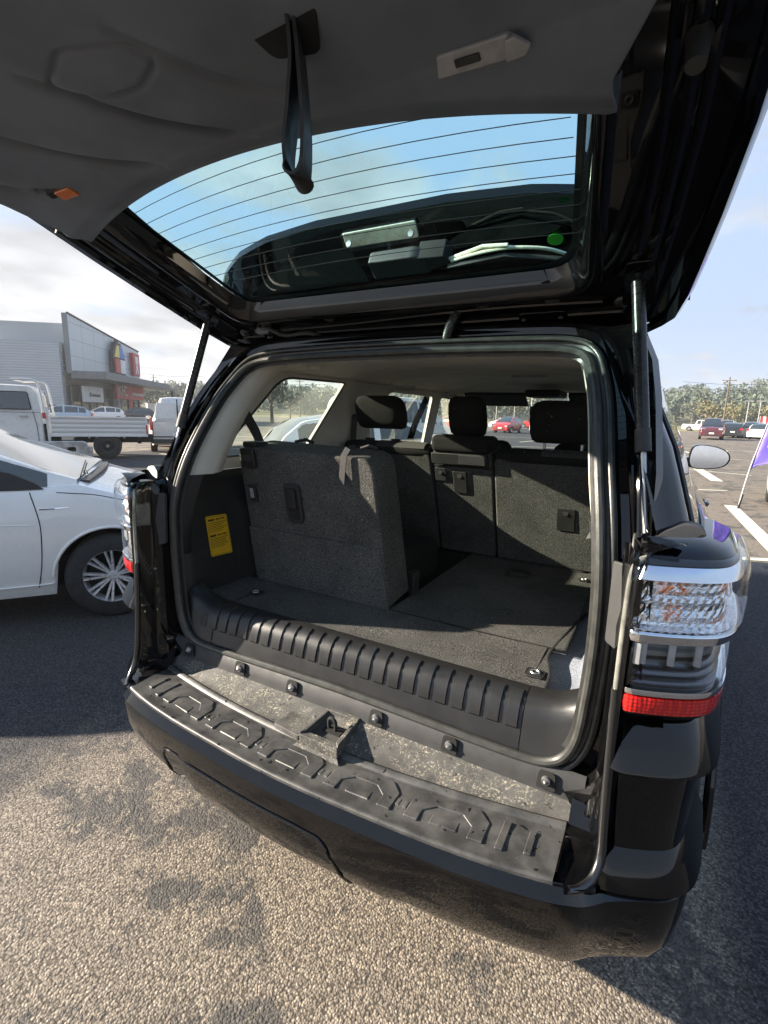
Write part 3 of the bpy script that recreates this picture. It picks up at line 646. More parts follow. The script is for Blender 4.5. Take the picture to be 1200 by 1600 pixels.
# ---- tail lamps
def lamp(sg):
    path = LP if sg > 0 else [Vector((-p.x, p.y, 0)) for p in reversed(LP)]
    inr = lambda p, a, b, k: k*(1-sstep(a, b, abs(p.x)))
    fr = lambda p: sstep(.28, .5, p.y)
    lf = lambda pf: pathloft(path, pf)
    hou = P_('tail_lamp', lf(lambda p: [(-.075, 1.298), (-.060, 1.296), (-.030, 1.284), (-.014, 1.270), (-.012, 1.262), (-.030, 1.256), (-.034, 1.14), (-.030, 1.125), (-.034, 1.02), (-.024, 1.012), (-.012, 1.006), (-.010, .99), (-.016, .972), (-.03, .960), (-.06, .955), (-.08, .955)]), 'black', smooth=50)
    P_('reflector', lf(lambda p: [(-.014, 1.232), (-.026, 1.228), (-.024, 1.205), (-.016, 1.195), (-.024, 1.185), (-.018, 1.150), (-.004, 1.146), (-.006, 1.142)]), 'reflector', hou, smooth=25)
    P_('upper_lens', lf(lambda p: [(-.020, 1.274), (-.004, 1.268), (.004, 1.256), (.008, 1.235), (.009, 1.19), (.008, 1.155), (.002, 1.140), (-.006, 1.130)]), 'lens', hou, smooth=60)
    P_('lamp_rim', join(lf(lambda p: [(-.020, 1.262), (-.012, 1.259), (-.003, 1.236), (-.016, 1.231)]), lf(lambda p: [(-.022, 1.140), (-.001, 1.142), (.002, 1.138), (-.002, 1.122), (-.022, 1.118)]), lf(lambda p: [(-.03, 1.030), (-.004, 1.030), (-.003, 1.026), (-.004, 1.020), (-.03, 1.018)])), 'chrome', hou, smooth=50)
    P_('led_housing', lf(lambda p: [(-.026, 1.120), (-.030, 1.115), (-.030, 1.075), (-.022, 1.068), (-.027, 1.060), (-.020, 1.053), (-.026, 1.046), (-.018, 1.040), (-.018, 1.030)]), 'smoke', hou, smooth=25)
    P_('middle_lens', lf(lambda p: [(-.012, 1.124), (-.007, 1.118), (-.005, 1.07), (-.006, 1.036), (-.010, 1.034)]), 'lens', hou, smooth=60)
    leds = []
    for k_ in (4, 8, 12, 16):
        p = path[min(k_, len(path)-1)] if sg > 0 else path[-1-k_]; i = path.index(p); n = pnorm(i, path)
        leds.append(box(p+n*(-.020)+Vector((0, 0, 1.096)), (.012, .012, .042)))
    P_('led_bar', join(*leds), 'lamp_grey', hou, bevel=.002)
    P_('reflex_strip', lf(lambda p: [(-.014, 1.018), (-.004, 1.016), (-.003, 1.0), (-.006, .984), (-.014, .980)]), 'redlens', hou, smooth=50)
    P_('lamp_bracket', prism(roundpoly([(sg*.662, .262, 1.235), (sg*.708, .232, 1.235), (sg*.712, .215, 1.06), (sg*.712, .215, .96), (sg*.690, .235, .955), (sg*.690, .240, 1.06), (sg*.664, .255, 1.07)], .006, 3), (0, .010, 0)), 'matte', hou, bevel=.002)
    P_('bracket_screw', lathe([(.001, -.008), (.009, -.008), (.010, .002)], (sg*.697, .232, .985), 'y', 14), 'steel', hou, smooth=30); P_('bracket_clip', box((sg*.697, .222, 1.085), (.012, .012, .036)), 'signwhite', hou, bevel=.002)
    # flexible gusset on top of the lamp, foot of the pillar
    P_('pillar_gusset', prism(roundpoly([(sg*.715, .275, 1.272), (sg*.815, .30, 1.272), (sg*.808, .31, 1.308), (sg*.775, .31, 1.314), (sg*.738, .295, 1.296)], .012), (0, .05, .0)), 'matte', hou, bevel=.006)
    P_('lamp_shelf', grid([[(sg*.69, .25, 1.255), (sg*.69, .40, 1.255)], [(sg*.72, .20, 1.272), (sg*.72, .40, 1.265)], [(sg*.78, .24, 1.284), (sg*.78, .40, 1.272)], [(sg*.85, .30, 1.268), (sg*.86, .42, 1.245)]]), 'black', hou, smooth=50)
    return hou
for sg in (1, -1): lamp(sg)
# black well between step pad and bumper corner
for sg in (1, -1):
    P_('bumper_well', grid([[(sg*x, ye(x)+.018, .646), (sg*x, ye(x)+.05, .641), (sg*x, .15, .640), (sg*x, .20, .644), (sg*x, .232, .658), (sg*x, .250, .70)] for x in (.638, .655, .672, .690, .708)]), 'black_in', bump, smooth=60)

# ---- gas struts
for sg in (1, -1):
    t0, t1 = Vector((sg*.634, .447, 1.795)), Vector((sg*.714, .308, 1.262)); d = t1-t0; J = t0+d*.655
    st = P_('gas_strut', join(cyl(t0+d*.02, J, .0135, 18), cyl(t0-d*.01, t0+d*.03, .008, 12)), 'strut', smooth=50)
    P_('strut_collar', join(cyl(J-d*.075, J+d*.008, .0155, 18)), 'matte', st, smooth=50)
    P_('strut_rod', cyl(J, t1-d*.03, .0058, 12), 'steel', st, smooth=50)
    P_('strut_socket', join(cyl(t1-d*.045, t1+d*.01, .0115, 14), lathe([(.001, -.012), (.012, -.012), (.012, .014), (.001, .014)], t1, 'y', 14)), 'dull', st, smooth=50, bevel=.001)

# ---- headliner and inner walls
def iw(y, z):  # inner wall half width
    return interp([(.80, .655), (1.05, .66), (1.29, .70), (1.62, .632), (1.70, .61)], z) - .03*(1-sstep(.30, .55, y))
rows = []
for i in range(28):
    y = .57+.1*i if i else .562
    e = 1.655-.02*sstep(2.6, 3.1, y); c = (1.683+.03*sstep(.56, .9, y))-.035*sstep(2.4, 3.0, y)
    if y > 3.05: break
    rows.append([(x*.64, y, c-(c-e)*abs(x)**3.5 - (.012 if abs(x) > .98 else 0)) for x in [-1+.1*j for j in range(21)]])
hl = P_('headliner', grid(rows), 'liner', smooth=70, solid=.012, off=1)
def wallpoly(name, outer, holes, mat, sg, th=.018, parent=suv, X=None, bevel=.004):
    f = X or iw
    VF = fill([(0, y, z) for y, z in outer], [[(0, y, z) for y, z in h] for h in holes])
    return P_(name, mapv(VF, lambda v: (sg*f(v.y, v.z), v.y, v.z)), mat, parent, smooth=0, solid=th, off=0)
q2 = lambda P, r: [(p.x, p.y) for p in roundpoly([(a, b, 0) for a, b in P], r)]
linX = lambda y, z: .70-(z-1.29)*.206
for sg in (1, -1):
    qw = q2([(.50, 1.335), (.79, 1.636), (1.235, 1.642), (1.01, 1.335)], [.05, .07, .02, .03])
    rd = q2([(1.47, 1.25), (1.66, 1.628), (2.26, 1.625), (2.28, 1.25)], [.03, .06, .03, .03])
    fd = q2([(2.41, 1.25), (2.40, 1.62), (2.62, 1.615), (3.30, 1.24)], .03)
    o_ = [(.44, 1.29), (.47, 1.40), (.52, 1.52), (.575, 1.62), (.60, 1.675), (1.4, 1.675), (2.6, 1.66), (2.95, 1.60), (3.55, 1.23), (3.55, 1.18), (1.42, 1.18), (1.40, 1.29)]
    w = wallpoly('side_trim', o_, [qw, rd, fd], 'beige', sg, X=linX)
    # window rubber edge
    P_('window_edge', tube([(sg*(linX(a, b)-.010), a, b) for a, b in qw], .0045, 6, True), 'rubber', w)
    P_('door_window_edge', tube([(sg*(linX(a, b)-.010), a, b) for a, b in rd], .006, 6, True), 'beige', w)
    # bulging rear pillar trim between the seal and the wall
    pil = []
    for z in [1.02, 1.1, 1.2, 1.29, 1.36, 1.43, 1.50, 1.56, 1.61, 1.645, 1.67]:
        xs_ = interp([(p.z, p.x) for p in oph if p.z > .9 and p.x > .45][:], z) if z < 1.66 else .52
        y0 = opY(z)+.012; k_ = sstep(1.0, 1.35, z)
        pil.append([(sg*(xs_+.016), y0-.004, z), (sg*(xs_-.004), y0+.004, z), (sg*(xs_-.022*k_), y0+.035, z), (sg*(xs_-.036*k_), y0+.085, z), (sg*min(linX(0, z), xs_-.005), y0+.15, z), (sg*(linX(0, z)), y0+.18, z)])
    lowp = [r for r in pil if r[0][2] <= 1.29]; hip = [r for r in pil if r[0][2] >= 1.29]; lowp = [[r[0], r[1], (r[2][0], r[2][1]-.012, r[2][2]), (r[3][0], r[3][1]-.04, r[3][2]), (r[5][0], r[4][1]-.05, r[4][2])] for r in lowp]
    P_('rear_pillar_trim', grid(hip), 'beige', smooth=70)
    P_('lower_pillar_trim', grid(lowp), 'int_black', smooth=70)
    # black lower trim, with wheel-arch bulge
    rows = []
    for z in [.845, .87, .95, 1.05, 1.15, 1.24, 1.285]:
        rows.append([(sg*(.655+.04*sstep(.9, 1.285, z)-.05*sstep(.58, .70, y)*(1-sstep(1.18, 1.285, z))), y, z) for y in [.30, .36, .42, .50, .56, .60, .64, .68, .72, .9, 1.2, 1.45]])
    lt = P_('lower_side_trim', grid(rows), 'int_black', smooth=60, solid=.01, off=-1 if 0 else 0)
    P_('trim_bead', tube([(sg*(.652+.04*sstep(.9, 1.285, z)), .555+.02*math.sin((z-.9)*6), z) for z in [.91+.035*i for i in range(8)]], .003, 6), 'matte', lt)
    P_('door_panel', grid([[(sg*x, y, z) for y in (1.42, 2.3, 3.3)] for x, z in ((.70, .45), (.72, .9), (.715, 1.18))]), 'int_black', smooth=0, solid=.02)
    if sg < 0:
        lb = P_('warning_label', prism([(-.646 if False else sg*(.648+.04*sstep(.9, 1.285, p.y)), p.x, p.y) for p in roundpoly([(.428, 1.128, 0), (.525, 1.124, 0), (.530, .977, 0), (.430, .982, 0)], .008, 4)], (.0015, 0, 0)), 'yellow', lt)
        ink = []
        def strip_(y0, y1, z, h):
            x0 = sg*(.648+.04*sstep(.9, 1.285, z))+.0022; ink.append(([Vector((x0, y0, z)), Vector((x0, y1, z)), Vector((x0-.0004, y1, z+h)), Vector((x0-.0004, y0, z+h))], [(0, 1, 2, 3)]))
        for zt, nl in ((1.112, 6), (1.055, 6)):
            strip_(.436, .464, zt-.004, .007)
            x_ = .470
            for wd in (.012, .008, .016): strip_(x_, x_+wd, zt-.003, .005); x_ += wd+.003
            for i in range(nl):
                y_ = .436
                while y_ < .512-.01*(i % 3): wd = random.uniform(.004, .012); strip_(y_, y_+wd, zt-.012-.0062*i, .0022); y_ += wd+.002
        P_('label_print', join(*ink), 'ink', lb, smooth=0)
        P_('label_border', tube([(sg*(.648+.04*sstep(.9, 1.285, p.y))+.002, p.x, p.y) for p in roundpoly([(.432, 1.124, 0), (.521, 1.120, 0), (.526, .981, 0), (.434, .986, 0)], .007, 4)], .0006, 4, True), 'ink', lb)
    # speaker grilles / grab bases / belts
    P_('grab_handle', join(tube(smoothpath([(sg*.585, 1.62, 1.66), (sg*.575, 1.66, 1.632), (sg*.57, 1.76, 1.625), (sg*.575, 1.86, 1.632), (sg*.585, 1.90, 1.66)], 4), .010, 8)), 'beige', hl)
    P_('grab_handle', join(tube(smoothpath([(sg*.585, 2.42, 1.655), (sg*.575, 2.46, 1.628), (sg*.57, 2.56, 1.62), (sg*.575, 2.66, 1.625), (sg*.585, 2.70, 1.65)], 4), .010, 8)), 'beige', hl)
    def belt(P, w=.024): return sweep([Vector(p) for p in P], [(-w, -.0012), (w, -.0012), (w, .0012), (-w, .0012)], upv=(-sg, 0, .2))
    P_('third_row_belt', belt([(sg*.640, .60, 1.50), (sg*.640, .66, 1.42), (sg*.655, .72, 1.33), (sg*.65, .73, 1.25)]), 'matte')
    P_('second_row_belt', belt([(sg*.640, 1.36, 1.50), (sg*.655, 1.37, 1.42), (sg*.655, 1.36, 1.30)]), 'matte')
P_('dome_light', box((.12, 1.72, 1.700), (.17, .022, .010)), 'lamp_grey', hl, bevel=.003)
P_('coat_hook', box((-.46, .80, 1.668), (.05, .02, .012)), 'beige', hl, bevel=.004)
P_('overhead_console', box((.02, 2.62, 1.655), (.22, .28, .045)), 'matte', hl, bevel=.015)
for sg in (1, -1): P_('sun_visor', box((sg*.36-.0, 2.78, 1.625), (.44, .16, .022), Matrix.Rotation(R(-30), 3, 'X')), 'matte', hl, bevel=.01)
P_('rear_view_mirror', box((0, 2.80, 1.55), (.24, .03, .065)), 'int_black', hl, bevel=.012)

# ---- cargo floor
def fz(x, y): return .860+.0015*math.sin(9*x+4*y)+.0015*math.sin(13*y)
fx = [-.645+.03*i for i in range(44)]
def flr(x0, x1, y0, y1, nx, ny, dz=0): return grid([[(x0+(x1-x0)*i/nx, y0+(y1-y0)*j/ny, fz(x0+(x1-x0)*i/nx, y0+(y1-y0)*j/ny)+dz) for i in range(nx+1)] for j in range(ny+1)])
cf = P_('cargo_floor', flr(-.655, .50, .362, .605, 30, 8), 'carpet', smooth=80)
P_('folded_seat_panel', join(flr(-.012, .545, .610, 1.44, 20, 26, .002), grid([[(-.012, .61, .70), (-.012, 1.44, .70)], [(-.012, .61, .862), (-.012, 1.44, .862)]])), 'carpet', cf, smooth=80)
# floor to the right with the curved pocket edge
curve = smoothpath([(.600, .99, .862), (.565, .95, .862), (.545, .86, .862), (.530, .74, .862), (.517, .63, .862), (.513, .55, .862), (.528, .49, .862), (.538, .44, .862), (.540, .365, .862)], 5)
left_ = [(-.0+.497, .362, .860), (.497, .61, .860)]
P_('side_floor_panel', fill([Vector(p)-Vector((0, 0, .0012)) for p in [(.496, .362, .861), (.496, .612, .861), (.54, .612, .861)][:2]]+[Vector((c.x, c.y, .8598)) for c in curve if .362 < c.y < .62][0:]), 'carpet', cf, smooth=0)
P_('pocket_edge', tube(curve, .004, 6), 'dull', cf)
P_('side_strip', fill([(.547, 1.44, .8612), (.547, .90, .8612), (.575, .965, .8612), (.60, .99, .8612), (.64, .99, .8612), (.64, 1.44, .8612)]), 'carpet', cf, smooth=0)
P_('felt_pocket', grid([[(.50, .36, .848), (.60, .36, .846), (.648, .36, .90), (.65, .36, 1.0)], [(.50, .6, .846), (.59, .6, .842), (.63, .6, .90), (.645, .6, 1.0)], [(.53, .85, .846), (.60, .8, .842), (.62, .80, .90), (.635, .8, 1.0)], [(.56, 1.0, .846), (.60, 1.0, .85), (.62, 1.0, .92), (.63, 1.0, 1.0)]]), 'carpet_lt', cf, smooth=70)
P_('panel_gap', join(*[box(c, s) for c, s in (((.02, .6075, .8625), (1.04, .004, .0018)), ((.5475, 1.02, .8635), (.004, .82, .002)), ((-.50, .42, .8620), (.0035, .13, .0015)))]), 'dull', cf, smooth=0)
def cup(x, y, w, d, name='tie_down', r=0):
    fr_ = prism(roundpoly([(x-w, y-d, .862), (x+w, y-d, .862), (x+w, y+d, .862), (x-w, y+d, .862)], .008), (0, 0, .004))
    o = P_(name, fr_, 'int_black', cf, bevel=.0015)
    P_('recess', prism(roundpoly([(x-w*.72, y-d*.72, .866), (x+w*.72, y-d*.72, .866), (x+w*.72, y+d*.72, .866), (x-w*.72, y+d*.72, .866)], .006), (0, 0, .0008)), 'dull', o)
    return o
h_ = cup(.262, 1.235, .052, .066, 'seat_release_handle'); P_('paddle', prism([(.225, 1.19, .8668), (.299, 1.19, .8668), (.299, 1.225, .8668), (.225, 1.225, .8668)], (0, 0, .004)), 'matte', h_, bevel=.002)
t_ = cup(.503, .440, .024, .022); P_('ring', tube([(.503+.011*math.cos(a), .440+.010*math.sin(a), .868) for a in [2*math.pi*i/16 for i in range(16)]], .0022, 6, True), 'steel', t_)
t_ = cup(-.490, .480, .024, .022); P_('ring', tube([(-.490+.011*math.cos(a), .480+.010*math.sin(a), .868) for a in [2*math.pi*i/16 for i in range(16)]], .0022, 6, True), 'steel', t_)
t_ = cup(.505, 1.30, .020, .018); P_('ring', tube([(.505+.010*math.cos(a), 1.30+.008*math.sin(a), .868) for a in [2*math.pi*i/16 for i in range(16)]], .0025, 6, True), 'steel', t_)
cup(.455, 1.425, .040, .020, 'latch_slot')
# scuff plate with ribs
sp_ = [(.285, .738), (.288, .748), (.296, .775), (.306, .812), (.316, .838), (.330, .852), (.350, .860), (.372, .864), (.380, .8615)]
def bow(x): return 0
scf = P_('scuff_plate', grid([[(x, y, z) for y, z in sp_] for x in [-.60+.0443*i for i in range(26)]]), 'plastic_soft', smooth=60)
for sg in (1, -1):
    P_('scuff_end_cap', grid([[(sg*(.510+(.128)*t), y-.002, z+.002+.05*max(0, t-.6)**1.5*(1 if z > .8 else 0)+.03*t*t) for y, z in sp_] for t in [0, .2, .4, .6, .8, 1.0]]), 'plastic_soft', scf, smooth=60)
def scp(v, d=0):   # v 0..1 along the section from .812 up to the carpet
    q = sp_[2:8]; ls = [0]
    for a, b in zip(q, q[1:]): ls.append(ls[-1]+math.hypot(b[0]-a[0], b[1]-a[1]))
    s = v*ls[-1]
    y = interp(list(zip(ls, [a for a, _ in q])), s); z = interp(list(zip(ls, [b for _, b in q])), s); e = .001
    y2 = interp(list(zip(ls, [a for a, _ in q])), s+e); z2 = interp(list(zip(ls, [b for _, b in q])), s+e); l = math.hypot(y2-y, z2-z) or 1
    return y-(z2-z)/l*d, z+(y2-y)/l*d
rb = []
n_ = 24
for i in range(n_):
    x = -.555+i*(1.04/(n_-1)); w_ = .0135
    rows = []
    for v, hgt in ((.10, 0), (.13, .0042), (.25, .005), (.40, .005), (.55, .005), (.70, .005), (.82, .0042), (.85, 0)):
        a = scp(v, hgt); a0 = scp(v, -.001)
        rows.append([(x-w_-.002, *a0), (x-w_, *a), (x+w_, *a), (x+w_+.002, *a0)])
    rb.append(grid(rows))
P_('scuff_ribs', join(*rb), 'plastic_soft', scf, smooth=30)

# ---- third-row seat (raised, left)
def slabseat(P, th, n=1):  # P four corners bl, br, tr, tl of the rear face; thickness forward
    return prism(roundpoly(P, [.015, .015, .055, .055], 5), th)
bk = P_('third_row_seat', slabseat([(-.600, .612, .862), (-.012, .606, .862), (-.065, .560, 1.362), (-.648, .565, 1.375)], (0, .15, .02)), 'carpet', bevel=.028, seg=4)
fl_ = lambda u, v: Vector((-.600+.588*u-.05*v, .608-.045*v, .862+.51*v))   # on the rear face
def onseat(u, v, d=0): p = fl_(u, v); return Vector((p.x, p.y-d, p.z))
P_('folding_flap', prism([onseat(0.005, .0, .002), onseat(1.0, .0, .002), onseat(.985, .415, .002), onseat(.01, .415, .002)], (0, -.006, 0)), 'carpet', bk, bevel=.003)
def bezel(u0, v0, u1, v1, name, par, r=.016, mat='int_black'):
    P = [onseat(u0, v0, .004), onseat(u1, v0, .004), onseat(u1, v1, .004), onseat(u0, v1, .004)]
    o = P_(name, prism(roundpoly(P, r), (0, -.008, 0)), mat, par, bevel=.003); return o
h1 = bezel(.355, .50, .475, .775, 'seat_handle_bezel', bk, .02)
P_('handle_recess', prism(roundpoly([onseat(.375, .525, .0125), onseat(.455, .525, .0125), onseat(.455, .745, .0125), onseat(.375, .745, .0125)], .014), (0, -.0008, 0)), 'dull', h1)
P_('handle_grip', prism(roundpoly([onseat(.382, .60, .013), onseat(.448, .60, .013), onseat(.448, .735, .013), onseat(.382, .735, .013)], .010), (0, -.010, 0)), 'plastic_soft', h1, bevel=.003)
h2 = bezel(.065, .61, .125, .735, 'side_latch', bk, .006); P_('latch_slot', prism([onseat(.08, .64, .0125), onseat(.108, .64, .0125), onseat(.108, .71, .0125), onseat(.08, .71, .0125)], (0, -.0006, 0)), 'lamp_grey', h2)
h3 = P_('top_latch', prism(roundpoly([onseat(.055, .86, .006), onseat(.165, .86, .006), onseat(.165, .995, .006), onseat(.055, .995, .006)], .010), (0, -.012, 0)), 'int_black', bk, bevel=.004)
P_('top_latch_lever', box((-.588, .600, 1.383), (.065, .07, .020)), 'int_black', h3, bevel=.006)
P_('latch_paddle', prism([onseat(.07, .91, .019), onseat(.15, .91, .019), onseat(.15, .95, .019), onseat(.07, .95, .019)], (0, -.004, 0)), 'matte', h3, bevel=.0015)
P_('pull_strap', sweep([Vector((-.150, .60, 1.395)), Vector((-.158, .565, 1.392)), Vector((-.162, .548, 1.370)), Vector((-.168, .549, 1.32)), Vector((-.172, .551, 1.275))], [(-.011, -.0012), (.011, -.0012), (.011, .0012), (-.011, .0012)], upv=(0, -1, .1)), 'lamp_grey' if 0 else 'matte', bk)
P_('seat_hooks', join(tube([(-.13, .60, 1.392), (-.10, .60, 1.402), (-.075, .61, 1.392)], .006, 6), tube([(-.40, .60, 1.40), (-.36, .605, 1.41), (-.33, .61, 1.40)], .006, 6)), 'dull', bk)
P_('third_row_cushion', box((-.32, .92, .93), (.56, .36, .16)), 'seat', bevel=.04, seg=3)
P_('belt_buckle', box((-.02, .80, .90), (.03, .05, .09)), 'int_black', bevel=.006)
# ---- second row
def row2(name, x0, x1, zt, lab=None):
    P = [(x0, 1.415, .865), (x1, 1.415, .865), (x1, 1.245, zt), (x0, 1.245, zt)]
    return P_(name, prism(roundpoly(P, [.01, .01, .03, .03], 4), (0, .13, .03)), 'carpet', bevel=.018, seg=3)
def r2(x, z, d=0): return Vector((x, 1.415-.17*(z-.865)/.5-d, z))
sl = row2('second_row_backrest', -.64, -.175, 1.335); sc = row2('second_row_backrest', -.165, .105, 1.36); sr = row2('second_row_backrest', .115, .645, 1.335)
for par, x0, x1 in ((sl, -.63, -.18), (sr, .125, .635)):
    P_('backrest_top', join(sweep([(x, 1.29, 1.345) for x in [x0+(x1-x0)*i/8 for i in range(9)]], [(.055*math.cos(a)*(1 if 1 else 1), .035*math.sin(a)) for a in [2*math.pi*i/14 for i in range(14)]], upv=(0, 0, 1), scale=[.8]+[1]*7+[.8])), 'seat', par, smooth=70)
    P_('ribbed_strip', join(grid([[(x0+.18+(x1-x0-.2)*i/8, 1.29+.056*math.sin(a), 1.346+.036*math.cos(a)) for a in [-1.3+.3*j for j in range(6)]] for i in range(9)])), 'seat_rib', par, smooth=70)
def headrest(par, x, z0, z1, w, y=1.30, tilt=-.05):
    rows = []
    for zt, k, dp in ((0, .80, .30), (.06, .93, .75), (.25, .99, 1.0), (.55, 1.0, 1.0), (.80, .96, .95), (.94, .84, .72), (1.0, .62, .30)):
        z = z0+(z1-z0)*zt; r_ = []
        for i in range(28):
            a = 2*math.pi*i/28; ca, sa = math.cos(a), math.sin(a)
            sx_ = math.copysign(abs(ca)**.45, ca); sy_ = math.copysign(abs(sa)**.7, sa)
            r_.append((x+w*k*sx_, y+tilt*zt+.052*dp*sy_, z))
        rows.append(r_)
    g = grid(rows, cu=True); g = (g[0], g[1]+[tuple(range(28)), tuple(range(6*28, 7*28))])
    h = P_('headrest', g, 'seat', par, smooth=60)
    P_('headrest_post', join(*[cyl((x+s*w*.55, y+.0, z0-.09), (x+s*w*.55, y, z0+.03), .006, 10) for s in (-1, 1)]), 'steel', h)
    P_('post_guide', join(*[box((x+s*w*.55, y, z0-.055), (.04, .03, .02)) for s in (-1, 1)]), 'dull', h, bevel=.004)
    return h
headrest(sl, -.445, 1.435, 1.585, .128); headrest(sr, .375, 1.405, 1.57, .130); headrest(sc, -.03, 1.42, 1.585, .082, 1.33)
ct = P_('centre_cushion_top', box((-.03, 1.285, 1.385), (.27, .13, .075)), 'seat', sc, bevel=.025, seg=4)
P_('armrest_bar', prism(roundpoly([r2(-.160, 1.295, .012), r2(.095, 1.295, .012), r2(.095, 1.345, .012), r2(-.160, 1.345, .012)], .008), (0, -.02, 0)), 'int_black', sc, bevel=.005)
P_('bar_split', prism([r2(-.030, 1.300, .034), r2(.085, 1.300, .034), r2(.085, 1.34, .034), r2(-.030, 1.34, .034)], (0, -.004, 0)), 'matte', sc, bevel=.002)
def r2bezel(par, x0, z0, x1, z1, name='seat_back_lever'):
    o = P_(name, prism(roundpoly([r2(x0, z0, .002), r2(x1, z0, .002), r2(x1, z1, .002), r2(x0, z1, .002)], .006), (0, -.008, 0)), 'int_black', par, bevel=.003)
    P_('lever_eye', lathe([(.001, 0), (.010, 0), (.011, .002)], r2((x0+x1)/2, z1-.02, .0125), 'y', 16), 'dull', o); return o
r2bezel(sc, -.072, 1.165, -.010, 1.265); r2bezel(sr, .372, 1.045, .445, 1.145); r2bezel(sc, -.158, 1.215, -.105, 1.275, 'strap_clip')
P_('centre_cushion_top_trim', prism([r2(-.16, 1.283, .004), r2(.10, 1.283, .004), r2(.10, 1.290, .004), r2(-.16, 1.290, .004)], (0, -.004, 0)), 'dull', sc)
lv = P_('side_release_handle', prism(roundpoly([r2(.545, 1.05, .002), r2(.60, 1.05, .002), r2(.60, 1.24, .002), r2(.545, 1.24, .002)], .010), (0, -.012, 0)), 'int_black', sr, bevel=.004)
P_('hanging_tag', join(prism(roundpoly([(.500, 1.25, 1.045), (.522, 1.25, 1.055), (.548, 1.23, 1.110), (.530, 1.23, 1.118)], .006), (0, -.0015, 0)), tube([(.54, 1.22, 1.11), (.565, 1.20, 1.10), (.59, 1.18, 1.12)], .003, 6), prism([(.535, 1.225, 1.075), (.575, 1.215, 1.098), (.57, 1.215, 1.105), (.53, 1.225, 1.085)], (0, -.001, 0))), 'lamp_grey', sr)
P_('seat_side_bolster', box((0, 1.62, .72), (1.28, .42, .28)), 'seat', bevel=.05, seg=3)
# ---- front cabin
for x in (-.38, .38):
    fs = P_('front_seat', box((x, 2.38, 1.02), (.50, .14, .68), Matrix.Rotation(R(-12), 3, 'X')), 'seat', bevel=.06, seg=3)
    P_('front_cushion', box((x, 2.68, .74), (.50, .5, .18)), 'seat', fs, bevel=.05, seg=3)
    if x > 0: headrest(fs, x, 1.40, 1.57, .125, 2.30)
    else: headrest(fs, x, 1.40, 1.57, .115, 2.30)
P_('dashboard', join(prism([(-.72, 3.05, .75), (-.72, 3.10, 1.12), (-.72, 3.25, 1.20), (-.72, 3.55, 1.20), (-.72, 3.55, .75)], (1.44, 0, 0))), 'matte', bevel=.03, seg=3)
sw = P_('steering_wheel', tube([Vector((-.38+.185*math.cos(a), 2.98-.07*math.sin(a), 1.13+.17*math.sin(a))) for a in [2*math.pi*i/32 for i in range(32)]], .014, 10, True), 'plastic_soft')
P_('wheel_hub', join(box((-.38, 2.99, 1.12), (.14, .05, .11)), box((-.38, 3.0, 1.12), (.34, .02, .03))), 'plastic_soft', sw, bevel=.01)
P_('floor_pan', box((0, 2.3, .60), (1.4, 2.4, .03)), 'int_black')

# ============================================================ TAILGATE
Ah = Vector((0, -.921, .388)).normalized(); Nh = Vector((0, -Ah.z, Ah.y)); Nh = Nh if Nh.z > 0 else -Nh; HG = Vector((0, .602, 1.746))
def H(x, a, n=0): return HG+Vector((x, 0, 0))+Ah*a+Nh*n
def hedge(a): return interp([(-.06, .655), (-.03, .69), (.0, .715), (.08, .735), (.16, .748), (.30, .768), (.47, .788), (.65, .80), (.9, .805), (1.15, .79), (1.24, .74)], a)
def nb(a): return -.42*max(0, a-.72)**1.25                                      # bend of the lower half
arcf = lambda x: .596-.14*(abs(x)/.55)**2.0*.55-.03*(abs(x)/.55)**4
gl = roundpoly([H(-.505, .142), H(.505, .142), H(.553, .52), H(-.553, .52)], [.06, .06, .03, .03], 6)
gl = [(p.x, (p-HG).dot(Ah)) for p in gl]
bot = [g for g in gl if g[1] < .33]; glo = [(x, a) for x, a in gl if a < .30]
def gloop(off=0):
    lo = roundpoly([Vector((-.505-off, .142-off, 0)), Vector((.505+off, .142-off, 0)), Vector((.556+off, .50+off, 0))], [0.0001, .07, 0.0001], 6)
    P = roundpoly([Vector((-.570-off, .620+off, 0)), Vector((-.508-off, .142-off, 0)), Vector((.508+off, .142-off, 0)), Vector((.570+off, .620+off, 0))]+[Vector((x*.2, .70-.075*(abs(x*.2)/.570)**2+off, 0)) for x in (2, 1, 0, -1, -2)], [.03, .07, .07, .03]+[.02]*5, 6)
    return [(p.x, p.y) for p in P]
def hring(offs, n_): return [H(x, a, n_) for x, a in gloop(offs)]
inner_frame = fill([H(x, a, .0) for x, a in ([(-hedge(a)+.03, a) for a in (.47, .30, .16, .08, 0., -.03)]+[(hedge(a)-.03, a) for a in (-.03, 0., .08, .16, .30, .47, .65, .9, 1.15)]+[(-hedge(a)+.03, a) for a in (1.15, .9, .65)])], [[H(x, a, .0) for x, a in gloop(.050)]])
def bendH(v):
    d = Vector(v)-HG; a = d.dot(Ah); n = d.dot(Nh); return H(d.x, a, n+nb(a))
tg = P_('tailgate', mapv(inner_frame, bendH), 'black_in', smooth=0)
P_('glass_surround', grid([hring(.050, .0), hring(.040, -.010), hring(.028, -.012), hring(.016, -.004), hring(.006, .020), hring(-.004, .040)], cu=True), 'black_in', tg, smooth=70)
P_('tailgate_window', fill(hring(0, .044)), 'glass_hatch', tg, smooth=0)
P_('window_ceramic_band', grid([hring(.0, .0465), hring(-.016, .0465)], cu=True), 'dull', tg, smooth=0)
